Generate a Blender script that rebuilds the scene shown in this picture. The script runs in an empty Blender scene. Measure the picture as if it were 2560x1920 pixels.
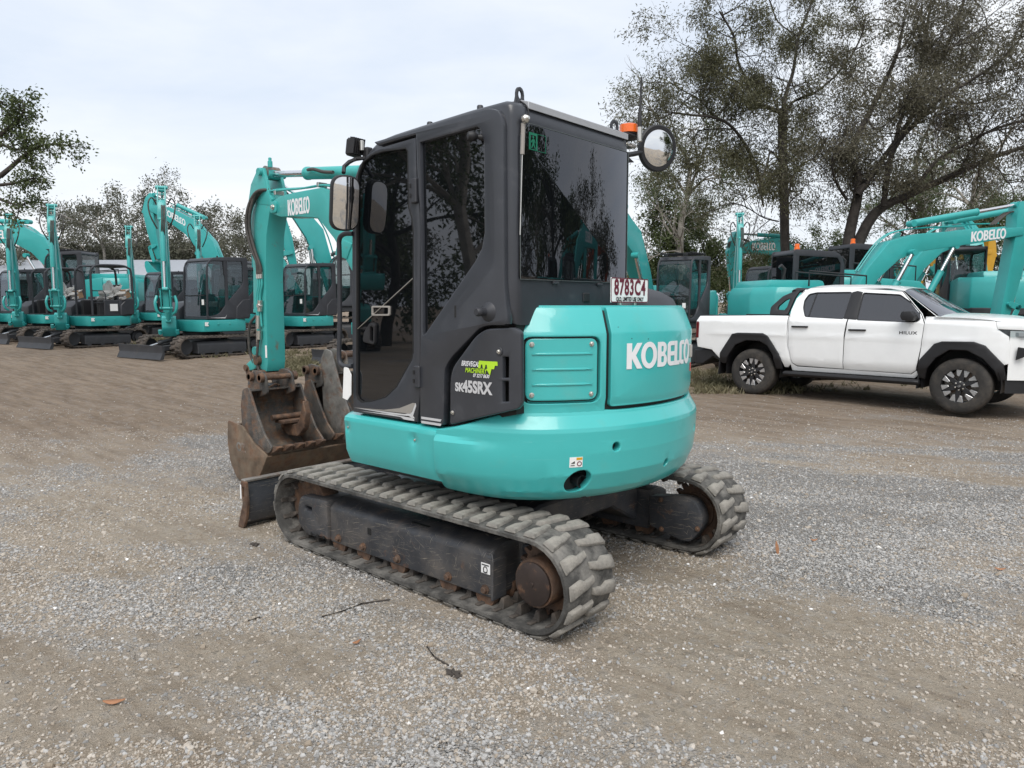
import bpy, bmesh, math, random
import numpy as np
from mathutils import Vector, Matrix, Euler

# ---------------------------------------------------------------- camera, sky, sun, exposure
scene = bpy.context.scene
COL = scene.collection
CAM = Vector((-3.18, 3.58, 1.61)); YAW = math.radians(-48.86); PITCH = math.radians(-6.13); FPX = 1820.0
cam_d = bpy.data.cameras.new('camera'); cam = bpy.data.objects.new('camera', cam_d); COL.objects.link(cam)
cam.location = CAM; cam.rotation_euler = (math.pi/2 + PITCH, 0, YAW - math.pi/2)
cam_d.sensor_width = 36.0; cam_d.lens = 36.0*FPX/2560.0; cam_d.clip_start = 0.05; cam_d.clip_end = 3000
scene.camera = cam
scene.render.resolution_x = 1024; scene.render.resolution_y = 768

SUN_EL, SUN_AZ = math.radians(55), math.radians(130)      # direction the light comes from (azimuth from +x, ccw)
world = bpy.data.worlds.new('World'); scene.world = world; world.use_nodes = True
wn, wl = world.node_tree.nodes, world.node_tree.links
for n in list(wn): wn.remove(n)
wout = wn.new('ShaderNodeOutputWorld'); bg = wn.new('ShaderNodeBackground')
sky = wn.new('ShaderNodeTexSky'); sky.sky_type = 'NISHITA'; sky.sun_disc = False
sky.sun_elevation = SUN_EL; sky.sun_rotation = math.pi/2 - SUN_AZ; sky.air_density = 1.2; sky.dust_density = 3.0
# a thin overcast layer: cloud colour mixed over the clear sky, streaky noise in the direction vector
tc = wn.new('ShaderNodeTexCoord'); mp = wn.new('ShaderNodeMapping'); mp.inputs['Scale'].default_value = (1.0, 1.0, 3.2)
n1 = wn.new('ShaderNodeTexNoise'); n1.inputs['Scale'].default_value = 1.7; n1.inputs['Detail'].default_value = 7; n1.inputs['Roughness'].default_value = .55
n1.inputs['Distortion'].default_value = .3
r1 = wn.new('ShaderNodeValToRGB'); r1.color_ramp.elements[0].position = .36; r1.color_ramp.elements[1].position = .66
r1.color_ramp.elements[0].color = (4.55, 5.0, 5.7, 1); r1.color_ramp.elements[1].color = (6.1, 6.2, 6.35, 1)
mx = wn.new('ShaderNodeMix'); mx.data_type = 'RGBA'; mx.inputs[0].default_value = .88
wl.new(tc.outputs['Generated'], mp.inputs['Vector']); wl.new(mp.outputs[0], n1.inputs['Vector']); wl.new(n1.outputs['Fac'], r1.inputs['Fac'])
wl.new(sky.outputs[0], mx.inputs[6]); wl.new(r1.outputs[0], mx.inputs[7]); wl.new(mx.outputs[2], bg.inputs['Color'])
bg.inputs['Strength'].default_value = 0.11
wl.new(bg.outputs[0], wout.inputs['Surface'])
sun_d = bpy.data.lights.new('sun', 'SUN'); sun_d.energy = 1.5; sun_d.angle = math.radians(38); sun_d.color = (1, .965, .91)
sun = bpy.data.objects.new('sun', sun_d); COL.objects.link(sun)
sv = Vector((math.cos(SUN_EL)*math.cos(SUN_AZ), math.cos(SUN_EL)*math.sin(SUN_AZ), math.sin(SUN_EL)))
sun.rotation_euler = sv.to_track_quat('Z', 'Y').to_euler(); sun.location = (0, 0, 30)
scene.view_settings.view_transform = 'Standard'; scene.view_settings.look = 'None'
scene.view_settings.exposure = 0.70; scene.view_settings.gamma = 1.0
try: scene.view_settings.use_curve_mapping = False
except Exception: pass

# ---------------------------------------------------------------- pixels to directions
_fw = Vector((math.cos(PITCH)*math.cos(YAW), math.cos(PITCH)*math.sin(YAW), math.sin(PITCH)))
_rt = Vector((math.sin(YAW), -math.cos(YAW), 0)); _up = _rt.cross(_fw)
_fh = Vector((math.cos(YAW), math.sin(YAW), 0))
def ray(u, v): return _fw + _rt*((u-1280)/FPX) + _up*((960-v)/FPX)
def at(u, v, D): return CAM + ray(u, v)*D                       # the point D metres into the picture
def sp(x): return np.log1p(np.exp(np.minimum(x, 40))) + np.maximum(x-40, 0)
def ground_z(x, y):                                             # the yard rises gently away from the machine
    D = (x-CAM.x)*_fh.x + (y-CAM.y)*_fh.y
    return .027*(sp((D-7.5)/.7)*.7 - sp((D-20)/2.)*2.) + .006*sp((D-20)/2.)*2.
def spot(u, D):                                                 # ground point on picture column u, D metres deep
    p = CAM + _fh*D + _rt*((u-1280)/FPX*D)
    return Vector((p.x, p.y, float(ground_z(p.x, p.y))))

# ---------------------------------------------------------------- mesh helpers
rng = random.Random(7)
class MB:
    def __init__(s): s.v = []; s.f = []
    def add(s, vs, fs):
        o = len(s.v); s.v += [tuple(p) for p in vs]; s.f += [tuple(i+o for i in f) for f in fs]; return s
    def box(s, c, d, rot=None):
        vs = [Vector((x*d[0]/2, y*d[1]/2, z*d[2]/2)) for x in (-1, 1) for y in (-1, 1) for z in (-1, 1)]
        if rot is not None:
            R = Euler(rot).to_matrix(); vs = [R @ q for q in vs]
        c = Vector(c)
        return s.add([q+c for q in vs], [(0,1,3,2),(4,6,7,5),(0,4,5,1),(2,3,7,6),(0,2,6,4),(1,5,7,3)])
    def prism(s, poly, a, b, ax='y'):                             # polygon in the other two axes, extruded from a to b
        n = len(poly)
        def P(p, h): return (p[0], h, p[1]) if ax == 'y' else ((h, p[0], p[1]) if ax == 'x' else (p[0], p[1], h))
        vs = [P(p, a) for p in poly]+[P(p, b) for p in poly]
        return s.add(vs, [tuple(range(n)), tuple(range(2*n-1, n-1, -1))]+[(i, i+n, (i+1) % n+n, (i+1) % n) for i in range(n)])
    def cyl(s, p0, p1, r0, r1=None, n=16):
        p0, p1 = Vector(p0), Vector(p1); r1 = r0 if r1 is None else r1
        return s.loft([ring(p0, p1-p0, r0, n), ring(p1, p1-p0, r1, n)])
    def loft(s, rings, cap=True, closed=False):
        n = len(rings[0]); vs = [p for r in rings for p in r]; m = len(rings); fs = []
        for j in range(m if closed else m-1):
            k = (j+1) % m
            for i in range(n): fs.append((j*n+i, j*n+(i+1) % n, k*n+(i+1) % n, k*n+i))
        if cap and not closed: fs += [tuple(range(n-1, -1, -1)), tuple((m-1)*n+i for i in range(n))]
        return s.add(vs, fs)
    def tube(s, pts, r, n=8, rs=None):
        pts = [Vector(p) for p in pts]; rings = []
        for i, p in enumerate(pts):
            d = (pts[min(i+1, len(pts)-1)]-pts[max(i-1, 0)]).normalized()
            rings.append(ring(p, d, rs[i] if rs else r, n))
        for i in range(1, len(rings)):                            # untwist
            a = rings[i-1]; b = rings[i]
            k = min(range(n), key=lambda q: (b[q]-a[0]).length); rings[i] = b[k:]+b[:k]
        return s.loft(rings)
    def lathe(s, prof, o, axis, n=24, closed=False):                            # profile of (radius, height along axis)
        o, axis = Vector(o), Vector(axis).normalized()
        return s.loft([ring(o+axis*h, axis, max(r, 1e-4), n) for r, h in prof], closed=closed)
    def build(s, name, mat, parent=None, bevel=0, seg=1, smooth=35, dist=1e-5):
        bm = bmesh.new(); vs = [bm.verts.new(p) for p in s.v]
        for f in s.f:
            try: bm.faces.new([vs[i] for i in f])
            except ValueError: pass
        return finish(bm, name, mat, parent, bevel, seg, smooth, dist)
def ring(c, d, r, n):
    d = Vector(d).normalized(); a = d.orthogonal().normalized() if abs(d.z) > .98 else d.cross(Vector((0, 0, 1))).normalized(); b = d.cross(a)
    return [Vector(c)+a*(r*math.cos(2*math.pi*i/n))+b*(r*math.sin(2*math.pi*i/n)) for i in range(n)]
def finish(bm, name, mat, parent=None, bevel=0, seg=1, smooth=35, dist=1e-5):
    bmesh.ops.remove_doubles(bm, verts=bm.verts, dist=dist)
    bmesh.ops.recalc_face_normals(bm, faces=bm.faces)
    if bevel:
        es = [e for e in bm.edges if len(e.link_faces) == 2 and e.calc_face_angle(0) > math.radians(28)]
        bmesh.ops.bevel(bm, geom=es, offset=bevel, segments=seg, profile=.6, affect='EDGES', clamp_overlap=True)
    me = bpy.data.meshes.new(name); bm.to_mesh(me); bm.free()
    return obj(name, me, mat, parent, smooth)
def obj(name, me, mat, parent=None, smooth=35):
    if smooth and len(me.polygons):
        me.polygons.foreach_set('use_smooth', [True]*len(me.polygons)); me.set_sharp_from_angle(angle=math.radians(smooth))
    if mat is not None and not me.materials: me.materials.append(mat)
    o = bpy.data.objects.new(name, me); COL.objects.link(o); o.parent = parent
    return o
def empty(name, loc=(0,0,0), rz=0, parent=None):
    o = bpy.data.objects.new(name, None); COL.objects.link(o); o.location = loc; o.rotation_euler = (0, 0, rz); o.empty_display_size = .2; o.parent = parent
    return o
def tag(o, label, cat, group=None):
    o['label'] = label; o['category'] = cat
    if group: o['group'] = group
    return o
def copy_tree(o, parent=None):
    c = o.copy(); COL.objects.link(c); c.parent = parent
    for ch in list(KIDS.get(o.name, [])) or [q for q in o.children]: copy_tree(ch, c)
    return c
KIDS = {}
def struct(o): o['kind'] = 'structure'; return o
def stuff(o): o['kind'] = 'stuff'; return o

def rounded(pts, r, n=4):                                         # polygon with its corners rounded; r one radius or a list
    out = []; m = len(pts)
    for i, p in enumerate(pts):
        rr = r[i] if isinstance(r, (list, tuple)) else r
        p = Vector((p[0], p[1])); a = Vector(pts[i-1][:2])-p; b = Vector(pts[(i+1) % m][:2])-p
        q = min(rr, a.length*.45, b.length*.45)
        if q < 1e-4: out.append((p.x, p.y)); continue
        A = p+a.normalized()*q; B = p+b.normalized()*q
        for k in range(n+1):
            t = k/n; w = A*(1-t)**2+p*(2*t*(1-t))+B*t*t; out.append((w.x, w.y))
    return out
def ellipse(cx, cy, rx, ry, n=24, a0=0): return [(cx+rx*math.cos(a0+2*math.pi*i/n), cy+ry*math.sin(a0+2*math.pi*i/n)) for i in range(n)]
def ribbon(pts, ws):                                              # outline of a thick polyline: half widths ws
    L, R = [], []
    for i, p in enumerate(pts):
        a = Vector(pts[max(i-1, 0)]); b = Vector(pts[min(i+1, len(pts)-1)]); d = (b-a).normalized(); nrm = Vector((-d.y, d.x)); w = ws[i] if isinstance(ws, (list, tuple)) else ws
        L.append(tuple(Vector(p)+nrm*w)); R.append(tuple(Vector(p)-nrm*w))
    return L+R[::-1]
def curve_bm(polys, ext=0.0, bev=0.0, res=1):                     # flat shape with holes -> bmesh in x,y, thickness +-ext
    cu = bpy.data.curves.new('c', 'CURVE'); cu.dimensions = '2D'; cu.fill_mode = 'BOTH'; cu.extrude = max(ext-bev, 0); cu.bevel_depth = bev; cu.bevel_resolution = res
    cu.offset = -bev
    if bev:                                                       # outline one way round, holes the other
        ar = lambda P: sum(P[i-1][0]*P[i][1]-P[i][0]*P[i-1][1] for i in range(len(P)))
        polys = [P if (ar(P) > 0) == (i == 0) else list(P)[::-1] for i, P in enumerate(polys)]
    for P in polys:
        s = cu.splines.new('POLY'); s.points.add(len(P)-1); s.points.foreach_set('co', [q for p in P for q in (p[0], p[1], 0, 1)]); s.use_cyclic_u = True
    return _cbm(cu)
def _cbm(cu):
    o = bpy.data.objects.new('c', cu); me = bpy.data.meshes.new_from_object(o)
    bm = bmesh.new(); bm.from_mesh(me); bpy.data.objects.remove(o); bpy.data.curves.remove(cu); bpy.data.meshes.remove(me)
    bmesh.ops.remove_doubles(bm, verts=bm.verts, dist=1e-5)
    return bm
def text_bm(body, size=.1, off=0.0, ext=0.0, shear=0.0, sx=1.0, space=1.0, align='CENTER'):
    cu = bpy.data.curves.new('t', 'FONT'); cu.body = body; cu.size = size; cu.offset = off; cu.extrude = ext; cu.align_x = align; cu.align_y = 'CENTER'; cu.shear = shear; cu.space_character = space
    cu.resolution_u = 4
    bm = _cbm(cu)
    if sx != 1: bmesh.ops.scale(bm, vec=(sx, 1, 1), verts=bm.verts)
    return bm
def grid_cut(bm, us=(), vs=()):
    for u in us: bmesh.ops.bisect_plane(bm, geom=bm.verts[:]+bm.edges[:]+bm.faces[:], plane_co=(u, 0, 0), plane_no=(1, 0, 0), dist=1e-5)
    for v in vs: bmesh.ops.bisect_plane(bm, geom=bm.verts[:]+bm.edges[:]+bm.faces[:], plane_co=(0, v, 0), plane_no=(0, 1, 0), dist=1e-5)
def frange(a, b, s):
    n = max(1, int(round((b-a)/s))); return [a+(b-a)*i/n for i in range(n+1)]
def mapped(bm, fn, name, mat, parent=None, smooth=35, bevel=0):
    for q in bm.verts: q.co = Vector(fn(q.co.x, q.co.y, q.co.z))
    return finish(bm, name, mat, parent, bevel, 1, smooth)
def plate(name, outline, holes, mat, parent, fn, ext=.01, bev=.003, smooth=35, us=(), vs=()):
    bm = curve_bm([outline]+list(holes), ext, bev)
    if us or vs: grid_cut(bm, us, vs)
    return mapped(bm, fn, name, mat, parent, smooth)

# the maker's lettering, heavy and tightly set
def maker_letters():
    def arc(cx, cy, rx, ry, a, b, n=8): return [(cx+rx*math.cos(math.radians(a+(b-a)*i/n)), cy+ry*math.sin(math.radians(a+(b-a)*i/n))) for i in range(n+1)]
    L = []; x = 0
    def put(polys, w, gap=.035):
        nonlocal x
        L.append([[(p[0]+x, p[1]) for p in P] for P in polys]); x += w+gap
    put([[(0,0),(.2,0),(.2,.40),(.41,0),(.64,0),(.36,.52),(.62,1),(.41,1),(.2,.62),(.2,1),(0,1)]], .58, 0)
    put([ellipse(.37,.5,.37,.53,28), ellipse(.37,.5,.19,.33,24)[::-1]], .74)
    put([[(0,0)]+arc(.28,.27,.24,.27,-90,60)+arc(.27,.75,.22,.25,-50,90)+[(0,1)], rounded([(.19,.17),(.34,.17),(.34,.42),(.19,.42)],.05), rounded([(.19,.6),(.31,.6),(.31,.83),(.19,.83)],.05)], .52)
    put([arc(.2,.8,.2,.2,90,180,5)+arc(.2,.2,.2,.2,180,270,5)+[(.44,0),(.44,.17),(.22,.17),(.19,.2),(.19,.41),(.44,.41),(.44,.58),(.19,.58),(.19,.8),(.22,.83),(.44,.83),(.44,1)]], .44, .02)
    put([[(0,1),(.19,1),(.19,.17),(.40,.17),(.40,0),(0,0)]], .40, -.02)
    put([arc(.2,.8,.2,.2,90,180,5)+arc(.2,.2,.2,.2,180,270,5)+[(.40,0),(.40,.17),(.22,.17),(.19,.2),(.19,.8),(.22,.83),(.40,.83),(.40,1)]], .38, .0)
    put([ellipse(.33,.5,.33,.53,28), ellipse(.33,.5,.165,.33,24)[::-1]], .66)
    return L, x
def maker_bm(width, height, ext=.001):
    L, w = maker_letters(); out = bmesh.new()
    for polys in L:
        b = curve_bm([[(p[0]/w*width, p[1]*height) for p in P] for P in polys], ext)
        me = bpy.data.meshes.new('t'); b.to_mesh(me); b.free(); out.from_mesh(me); bpy.data.meshes.remove(me)
    return out
# ---------------------------------------------------------------- materials
MATS = {}
def mat(name, col, rough=.5, metal=0.0, var=.12, vscale=6.0, bump=0.0, bscale=60.0, dirt=0.0, dirt_col=(.17,.14,.11), dscale=3.0, coat=0.0, scratch=0.0, scr_col=(.35,.3,.24), spec=.5, coords='Object', rust=0.0, trans=0.0, alpha=1.0, chips=0.0):
    if name in MATS: return MATS[name]
    m = bpy.data.materials.new(name); m.use_nodes = True; N = m.node_tree.nodes; K = m.node_tree.links; b = N['Principled BSDF']
    b.inputs['Roughness'].default_value = rough; b.inputs['Metallic'].default_value = metal; b.inputs['Specular IOR Level'].default_value = spec
    if coat: b.inputs['Coat Weight'].default_value = coat; b.inputs['Coat Roughness'].default_value = .06
    tc = N.new('ShaderNodeTexCoord')
    def noise(s, d=4, r=.6, dist=0):
        n = N.new('ShaderNodeTexNoise'); n.inputs['Scale'].default_value = s; n.inputs['Detail'].default_value = d; n.inputs['Roughness'].default_value = r; n.inputs['Distortion'].default_value = dist
        K.new(tc.outputs[coords], n.inputs['Vector']); return n.outputs['Fac']
    def ramp(f, a, bb):
        r = N.new('ShaderNodeMapRange'); r.inputs['From Min'].default_value = a; r.inputs['From Max'].default_value = bb; K.new(f, r.inputs['Value']); return r.outputs[0]
    def mixc(f, A, B):
        x = N.new('ShaderNodeMix'); x.data_type = 'RGBA'
        if isinstance(f, float): x.inputs[0].default_value = f
        else: K.new(f, x.inputs[0])
        for i, q in ((6, A), (7, B)):
            if isinstance(q, tuple): x.inputs[i].default_value = (*q, 1)
            else: K.new(q, x.inputs[i])
        return x.outputs[2]
    def mul(f, k):
        x = N.new('ShaderNodeMath'); x.operation = 'MULTIPLY'; K.new(f, x.inputs[0]); x.inputs[1].default_value = k; return x.outputs[0]
    c = tuple(col)
    if var: c = mixc(ramp(noise(vscale), .3, .7), tuple(q*(1-var) for q in col), tuple(min(1, q*(1+var)) for q in col))
    rg = None
    if rust:
        f = ramp(noise(dscale*1.7, 7, .7, .4), .62-.3*rust, .74-.2*rust)
        c = mixc(f, c, mixc(ramp(noise(22, 5), .35, .65), (.125,.058,.032), (.225,.13,.075))); rg = f
    if dirt:
        f = mul(ramp(noise(dscale, 8, .68), .66-.42*dirt, .82-.15*dirt), .85); c = mixc(f, c, dirt_col); rg = f
    if chips:                                                       # small knocks and fine scuff lines in the paint
        w = N.new('ShaderNodeTexNoise'); w.inputs['Scale'].default_value = 16; w.inputs['Detail'].default_value = 9; w.inputs['Roughness'].default_value = .75
        mpn = N.new('ShaderNodeMapping'); mpn.inputs['Scale'].default_value = (1, 1, 2.2); K.new(tc.outputs[coords], mpn.inputs['Vector']); K.new(mpn.outputs[0], w.inputs['Vector'])
        c = mixc(mul(ramp(w.outputs['Fac'], chips-.035, chips-.02), .85), c, (.03,.10,.10))
        w = N.new('ShaderNodeTexNoise'); w.inputs['Scale'].default_value = 3.2; w.inputs['Detail'].default_value = 3
        mpn = N.new('ShaderNodeMapping'); mpn.inputs['Scale'].default_value = (1, 1, 60); mpn.inputs['Rotation'].default_value = (.05, .03, 0); K.new(tc.outputs[coords], mpn.inputs['Vector']); K.new(mpn.outputs[0], w.inputs['Vector'])
        c = mixc(mul(ramp(w.outputs['Fac'], .70, .73), .35), c, (.16,.52,.50))
    if scratch:
        for rot, sc_, th_ in (((0, .28, 0), (1.0, 1, 34), .695), ((0, -.5, 0), (1.3, 1, 40), .70), ((0, 1.25, 0), (1.6, 1, 38), .705), ((0, .05, 0), (.8, 1, 60), .69)):
            w = N.new('ShaderNodeTexNoise'); w.inputs['Scale'].default_value = 6; w.inputs['Detail'].default_value = 2.5; w.inputs['Roughness'].default_value = .6
            mpn = N.new('ShaderNodeMapping'); mpn.vector_type = 'TEXTURE'; mpn.inputs['Rotation'].default_value = rot; mpn.inputs['Scale'].default_value = tuple(1/q for q in sc_)
            K.new(tc.outputs[coords], mpn.inputs['Vector']); K.new(mpn.outputs[0], w.inputs['Vector'])
            f = mul(ramp(w.outputs['Fac'], th_-.02, th_+.015), scratch); c = mixc(f, c, scr_col)
    if isinstance(c, tuple): b.inputs['Base Color'].default_value = (*c, 1)
    else: K.new(c, b.inputs['Base Color'])
    if rg is not None:
        x = N.new('ShaderNodeMapRange'); K.new(rg, x.inputs['Value']); x.inputs['To Min'].default_value = rough; x.inputs['To Max'].default_value = max(rough, .85); K.new(x.outputs[0], b.inputs['Roughness'])
    if bump:
        bp = N.new('ShaderNodeBump'); bp.inputs['Strength'].default_value = bump; bp.inputs['Distance'].default_value = .01; K.new(noise(bscale, 5), bp.inputs['Height']); K.new(bp.outputs[0], b.inputs['Normal'])
    if trans: b.inputs['Transmission Weight'].default_value = trans
    if alpha < 1: b.inputs['Alpha'].default_value = alpha
    MATS[name] = m; return m
TEAL = (.058,.455,.445)
teal = mat('teal_paint', TEAL, .30, var=.05, vscale=1.6, dirt=.16, dscale=2.6, dirt_col=(.10,.40,.37), coat=.35, bump=.03, bscale=9, chips=.75)
teal_b = mat('teal_worn_paint', (.048,.375,.355), .42, var=.06, vscale=3, dirt=.22, dscale=4, dirt_col=(.09,.20,.18), coat=.1, rust=.04)
teal_f = mat('teal_new_paint', (.035,.355,.345), .4, var=.05, vscale=3, coat=.2)
grey = mat('grey_panel', (.034,.037,.045), .36, var=.12, vscale=5, dirt=.16, dscale=5, dirt_col=(.075,.077,.082), coat=.2, bump=.02, bscale=400)
grey_p = mat('grey_plastic', (.034,.036,.043), .5, var=.12, vscale=6, bump=.05, bscale=500)
black = mat('black_plastic', (.014,.014,.016), .55, var=.15)
rubber = mat('black_seal', (.01,.01,.01), .6, var=0)
frame_m = mat('track_frame_paint', (.046,.049,.056), .42, var=.25, dirt=.46, dscale=3.2, dirt_col=(.14,.122,.105), scratch=.7, bump=.15, bscale=40, rust=.1)
frame_n = mat('dark_frame_paint', (.035,.037,.042), .55, var=.15, dirt=.15, dscale=2)
steel = mat('worn_steel', (.22,.2,.18), .5, metal=.5, var=.3, dirt=.3, rust=.3, dscale=8)
rusty = mat('rusty_steel', (.10,.062,.043), .75, metal=.1, var=.45, vscale=14, rust=.5, dirt=.3, dscale=7, dirt_col=(.12,.1,.08), bump=.3, bscale=60)
bucket_m = mat('worn_bucket_steel', (.085,.08,.075), .55, metal=.2, var=.35, vscale=9, rust=.45, dirt=.36, dscale=5, dirt_col=(.20,.165,.13), scratch=.5, bump=.25, bscale=35)
bucket_r = mat('rusty_bucket_steel', (.16,.115,.08), .62, metal=.15, var=.4, vscale=7, rust=.45, dirt=.45, dscale=4, dirt_col=(.25,.20,.145), bump=.25, bscale=35)
bucket_g = mat('scraped_grey_steel', (.2,.19,.175), .5, metal=.2, var=.4, vscale=9, rust=.35, dirt=.35, dscale=5, dirt_col=(.11,.09,.075), bump=.2, bscale=35)
track_m = mat('dusty_track_rubber', (.062,.060,.056), .85, var=.35, vscale=11, dirt=.52, dscale=5.5, dirt_col=(.27,.255,.23), bump=.5, bscale=90)
track_d = mat('dusty_lug_rubber', (.15,.143,.13), .9, var=.4, vscale=14, dirt=.72, dscale=9, dirt_col=(.38,.35,.305), bump=.5, bscale=90)
track_b = mat('dark_track_rubber', (.06,.052,.045), .9, var=.3, vscale=6, dirt=.5, dscale=3, dirt_col=(.16,.125,.1), bump=.4, bscale=60)
chrome = mat('chrome_rod', (.75,.75,.76), .12, metal=1, var=0)
zinc = mat('zinc_bolt', (.6,.58,.54), .3, metal=.9, var=.1)
hose = mat('hose_rubber', (.05,.046,.042), .6, var=.2, dirt=.4, dscale=20, dirt_col=(.13,.11,.095))
white = mat('white_print', (.80,.80,.82), .4, var=.03)
paper = mat('white_paper', (.85,.85,.84), .7, var=.03)
white_paint = mat('white_car_paint', (.86,.87,.87), .25, var=.02, coat=.6)
orange = mat('orange_lens', (.9,.16,.015), .25, var=.05, coat=.5)
red = mat('red_lens', (.12,.008,.012), .15, var=.05, coat=.6)
maroon = mat('maroon_print', (.14,.012,.03), .45, var=0)
lime = mat('lime_print', (.45,.72,.03), .45, var=0)
silver = mat('silver_print', (.55,.55,.56), .35, var=.03)
taupe = mat('taupe_print', (.30,.28,.255), .4, var=.05)
green_sign = mat('green_exit_print', (.0,.16,.085), .4, var=0)
yellow = mat('yellow_paint', (.66,.36,.02), .45, var=.06)
redorange = mat('orange_paint', (.50,.09,.03), .45, var=.06)
tyre = mat('tyre_rubber', (.032,.030,.028), .85, var=.25, vscale=8, dirt=.5, dscale=6, dirt_col=(.10,.085,.07), bump=.2, bscale=80)
alloy = mat('machined_alloy', (.62,.62,.63), .3, metal=.85, var=.05)
mirror_m = mat('mirror_glass', (.8,.8,.8), .02, metal=1, var=0)
plastic_bag = mat('plastic_wrap', (.5,.5,.49), .3, var=.1, bump=.4, bscale=25, alpha=.72)
cardboard = mat('cardboard', (.33,.21,.12), .8, var=.1)
roof_metal = mat('roof_sheet', (.36,.38,.41), .45, metal=.2, var=.08)
def glass_mat(name, tint, see, rough=.015, f0=.05):                        # tinted glazing: mirror-like skin over a dark, partly clear pane
    m = bpy.data.materials.new(name); m.use_nodes = True; N = m.node_tree.nodes; K = m.node_tree.links; N.clear()
    o = N.new('ShaderNodeOutputMaterial'); ge = N.new('ShaderNodeNewGeometry'); dt = N.new('ShaderNodeVectorMath'); dt.operation = 'DOT_PRODUCT'
    K.new(ge.outputs['Normal'], dt.inputs[0]); K.new(ge.outputs['Incoming'], dt.inputs[1])
    def mth(op, a, b=None):
        x = N.new('ShaderNodeMath'); x.operation = op
        for i, q in enumerate((a, b)):
            if q is None: continue
            if isinstance(q, (int, float)): x.inputs[i].default_value = q
            else: K.new(q, x.inputs[i])
        return x.outputs[0]
    fres = mth('MULTIPLY_ADD', mth('POWER', mth('SUBTRACT', 1.0, mth('ABSOLUTE', dt.outputs['Value'])), 5.0), .95); fres.node.inputs[2].default_value = f0   # Schlick
    gl = N.new('ShaderNodeBsdfGlossy'); gl.inputs['Roughness'].default_value = rough; gl.inputs['Color'].default_value = (.95,.95,1,1)
    tr = N.new('ShaderNodeBsdfTransparent'); tr.inputs['Color'].default_value = (*[see*(.6+.4*t) for t in (.85,1,1)], 1)
    df = N.new('ShaderNodeBsdfDiffuse'); df.inputs['Color'].default_value = (*tint, 1)
    a = N.new('ShaderNodeAddShader'); x = N.new('ShaderNodeMixShader')
    K.new(tr.outputs[0], a.inputs[0]); K.new(df.outputs[0], a.inputs[1]); K.new(fres, x.inputs[0]); K.new(a.outputs[0], x.inputs[1]); K.new(gl.outputs[0], x.inputs[2]); K.new(x.outputs[0], o.inputs[0])
    MATS[name] = m; return m
dark_glass = glass_mat('tinted_glass', (.004,.005,.006), .10, f0=.085)
clear_glass = glass_mat('clear_glass', (.004,.006,.006), .70)
car_glass = glass_mat('car_tint', (.018,.019,.02), .14, f0=.10)

def leaf_mat(name, a, b):
    m = bpy.data.materials.new(name); m.use_nodes = True; N = m.node_tree.nodes; K = m.node_tree.links; p = N['Principled BSDF']
    tc = N.new('ShaderNodeTexCoord'); n = N.new('ShaderNodeTexNoise'); n.inputs['Scale'].default_value = 1.3; n.inputs['Detail'].default_value = 6; n.inputs['Roughness'].default_value = .75
    K.new(tc.outputs['Object'], n.inputs['Vector']); r = N.new('ShaderNodeValToRGB'); r.color_ramp.elements[0].position = .32; r.color_ramp.elements[1].position = .68
    r.color_ramp.elements[0].color = (*a, 1); r.color_ramp.elements[1].color = (*b, 1); K.new(n.outputs['Fac'], r.inputs['Fac']); K.new(r.outputs[0], p.inputs['Base Color'])
    p.inputs['Roughness'].default_value = .55; p.inputs['Specular IOR Level'].default_value = .35
    t = N.new('ShaderNodeBsdfTranslucent'); K.new(r.outputs[0], t.inputs['Color']); x = N.new('ShaderNodeMixShader'); x.inputs[0].default_value = .28
    K.new(p.outputs[0], x.inputs[1]); K.new(t.outputs[0], x.inputs[2]); K.new(x.outputs[0], N['Material Output'].inputs['Surface'])
    MATS[name] = m; return m
leaf_olive = leaf_mat('olive_leaves', (.066,.066,.036), (.145,.142,.078))
leaf_green = leaf_mat('green_leaves', (.05,.075,.025), (.115,.14,.055))
leaf_far = leaf_mat('hazy_far_leaves', (.075,.08,.055), (.14,.14,.10))  # paler and greyer: distance haze mixed into the leaf colour
leaf_dull = leaf_mat('dull_leaves', (.08,.074,.05), (.15,.137,.092))
bark_dark = mat('dark_bark', (.045,.038,.033), .9, var=.4, vscale=5, bump=.6, bscale=14)
bark_pale = mat('pale_bark', (.26,.24,.21), .85, var=.3, vscale=4, bump=.3, bscale=10)
grass_m = leaf_mat('dry_grass', (.11,.105,.05), (.27,.235,.15))
# ---------------------------------------------------------------- ground
_perm = np.random.RandomState(3).rand(512, 512)
def vnoise(x, y, sc, seed=0):
    x = np.asarray(x, float)/sc+seed*17.3; y = np.asarray(y, float)/sc+seed*9.7
    i = np.floor(x).astype(int); j = np.floor(y).astype(int); fx = x-i; fy = y-j; fx = fx*fx*(3-2*fx); fy = fy*fy*(3-2*fy)
    P = lambda a, b: _perm[a % 512, b % 512]
    return (P(i, j)*(1-fx)+P(i+1, j)*fx)*(1-fy)+(P(i, j+1)*(1-fx)+P(i+1, j+1)*fx)*fy
def fbm(x, y, sc, seed=0, o=4): return sum(vnoise(x, y, sc/2**k, seed+k)*.5**k for k in range(o))/sum(.5**k for k in range(o))
def cam_dl(x, y):
    return (x-CAM.x)*_fh.x+(y-CAM.y)*_fh.y, (x-CAM.x)*_rt.x+(y-CAM.y)*_rt.y
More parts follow.
